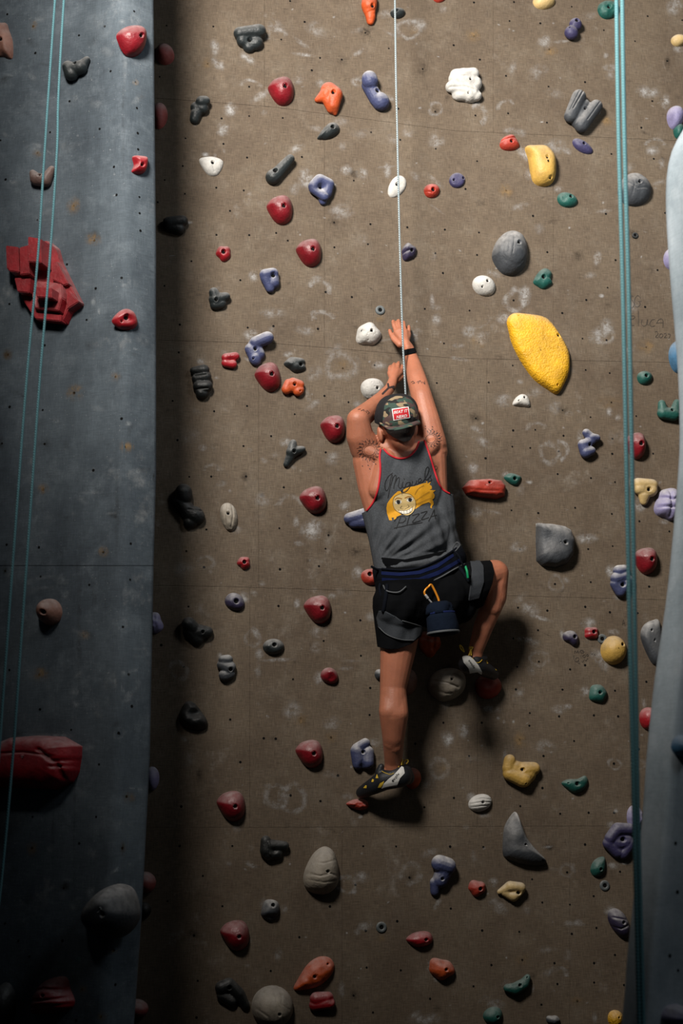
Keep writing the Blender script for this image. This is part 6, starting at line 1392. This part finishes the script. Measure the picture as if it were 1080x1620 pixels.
lettering('lettering', capv, 'NERD', o1, (6.2, -0.88), (0.9, -6.3), 'patch_white', CAP, 0.0064, 0.014)

# --- rope to the climber
def rope_free(pts, rad, m, label):
    P = smooth_poly([(x, y, h) for x, y, h in pts], 12*(len(pts)-1), closed=False)
    o = new_obj('climbing_rope', tube_mesh([at(*p) for p in P], rad, 10), M[m]); return tag(o, label, 'rope')
rope_free([(612, -1100, .36), (624.5, 0, .32), (628, 200, .29), (632.5, 400, .25), (637, 540, .215), (641.5, 628, .19), (643, 690, .165), (648, 730, .135), (652, 800, .125), (655, 880, .12), (657, 905, .12)], 0.0044, 'white_rope', 'thin white taut rope running up from behind the climber\'s cap')

# --- carabiner and chalk bag hang from the harness
CB = empty('carabiner', at(682, 950, .42), 'orange carabiner with silver gate hanging from the back of the harness', 'carabiner')
def kid(o, p):
    o.parent = p; o.matrix_parent_inverse = Matrix.Translation(-Vector(p.location)); return o
kid(free_tube('frame', [(678, 928, .432), (673.5, 932, .435), (671, 937, .435), (672.5, 941.5, .435)], 0.0042, 'orange_metal', None), CB)
kid(free_tube('frame', [(678, 928, .432), (681, 925, .432), (684, 928, .43), (690, 940, .43), (694, 951, .43), (691, 956, .43), (686, 955, .43)], 0.0046, 'orange_metal', None), CB)
kid(free_tube('gate', [(672.5, 941, .435), (677, 947, .435)], 0.0058, 'silver', None), CB)['label'] = 'silver screw sleeve'
kid(free_tube('gate', [(677, 947, .435), (683, 954, .432)], 0.0036, 'silver', None), CB)['label'] = 'silver gate'
BAG = empty('chalk_bag', at(698, 1003, .40), 'dark navy chalk bag hanging below the orange carabiner', 'chalk bag')
def lathe_bag(name, prof, m, cx, h0, wob=0.0):
    V = []; F = []; n = 28
    for j, (y, r, dx) in enumerate(prof):
        c = at(cx+dx, y, h0)
        for k in range(n):
            a = 2*math.pi*k/n; rr_ = r*(1+wob*math.sin(5*a+j)+wob*.6*math.sin(9*a+2*j)); V.append(c+Vector((rr_*math.cos(a), rr_*0.9*math.sin(a), 0.10*rr_*math.cos(a))))
    for j in range(len(prof)-1):
        for k in range(n): F.append((j*n+k, j*n+(k+1) % n, (j+1)*n+(k+1) % n, (j+1)*n+k))
    me = mesh_from(name, V, F); o = new_obj(name, me, M[m]); s = o.modifiers.new('cloth', 'SOLIDIFY'); s.thickness = 0.003
    return kid(o, BAG)
lathe_bag('bag_body', [(970, .052, -3), (978, .056, -2), (988, .059, 0), (997, .060, 1), (1002, .058, 1), (1004, .045, 1), (1005, .002, 1)], 'bag', 700, .470)
lathe_bag('drawstring_collar', [(953, .030, -3), (956, .042, -3), (961, .049, -4), (967, .050, -4), (972, .052, -3)], 'bag', 698, .470, 0.09)
lathe_bag('base_piping', [(999.5, .0605, 1), (1001, .0625, 1), (1002.5, .0605, 1)], 'greyedge', 700, .470)
lathe_bag('collar_piping', [(969.5, .0525, -3), (971, .0545, -3), (972.5, .0525, -3)], 'navy', 700, .470)
kid(free_tube('cord', [(684, 955, .45), (688, 957, .455), (694, 956, .46)], 0.003, 'belt', None), BAG)
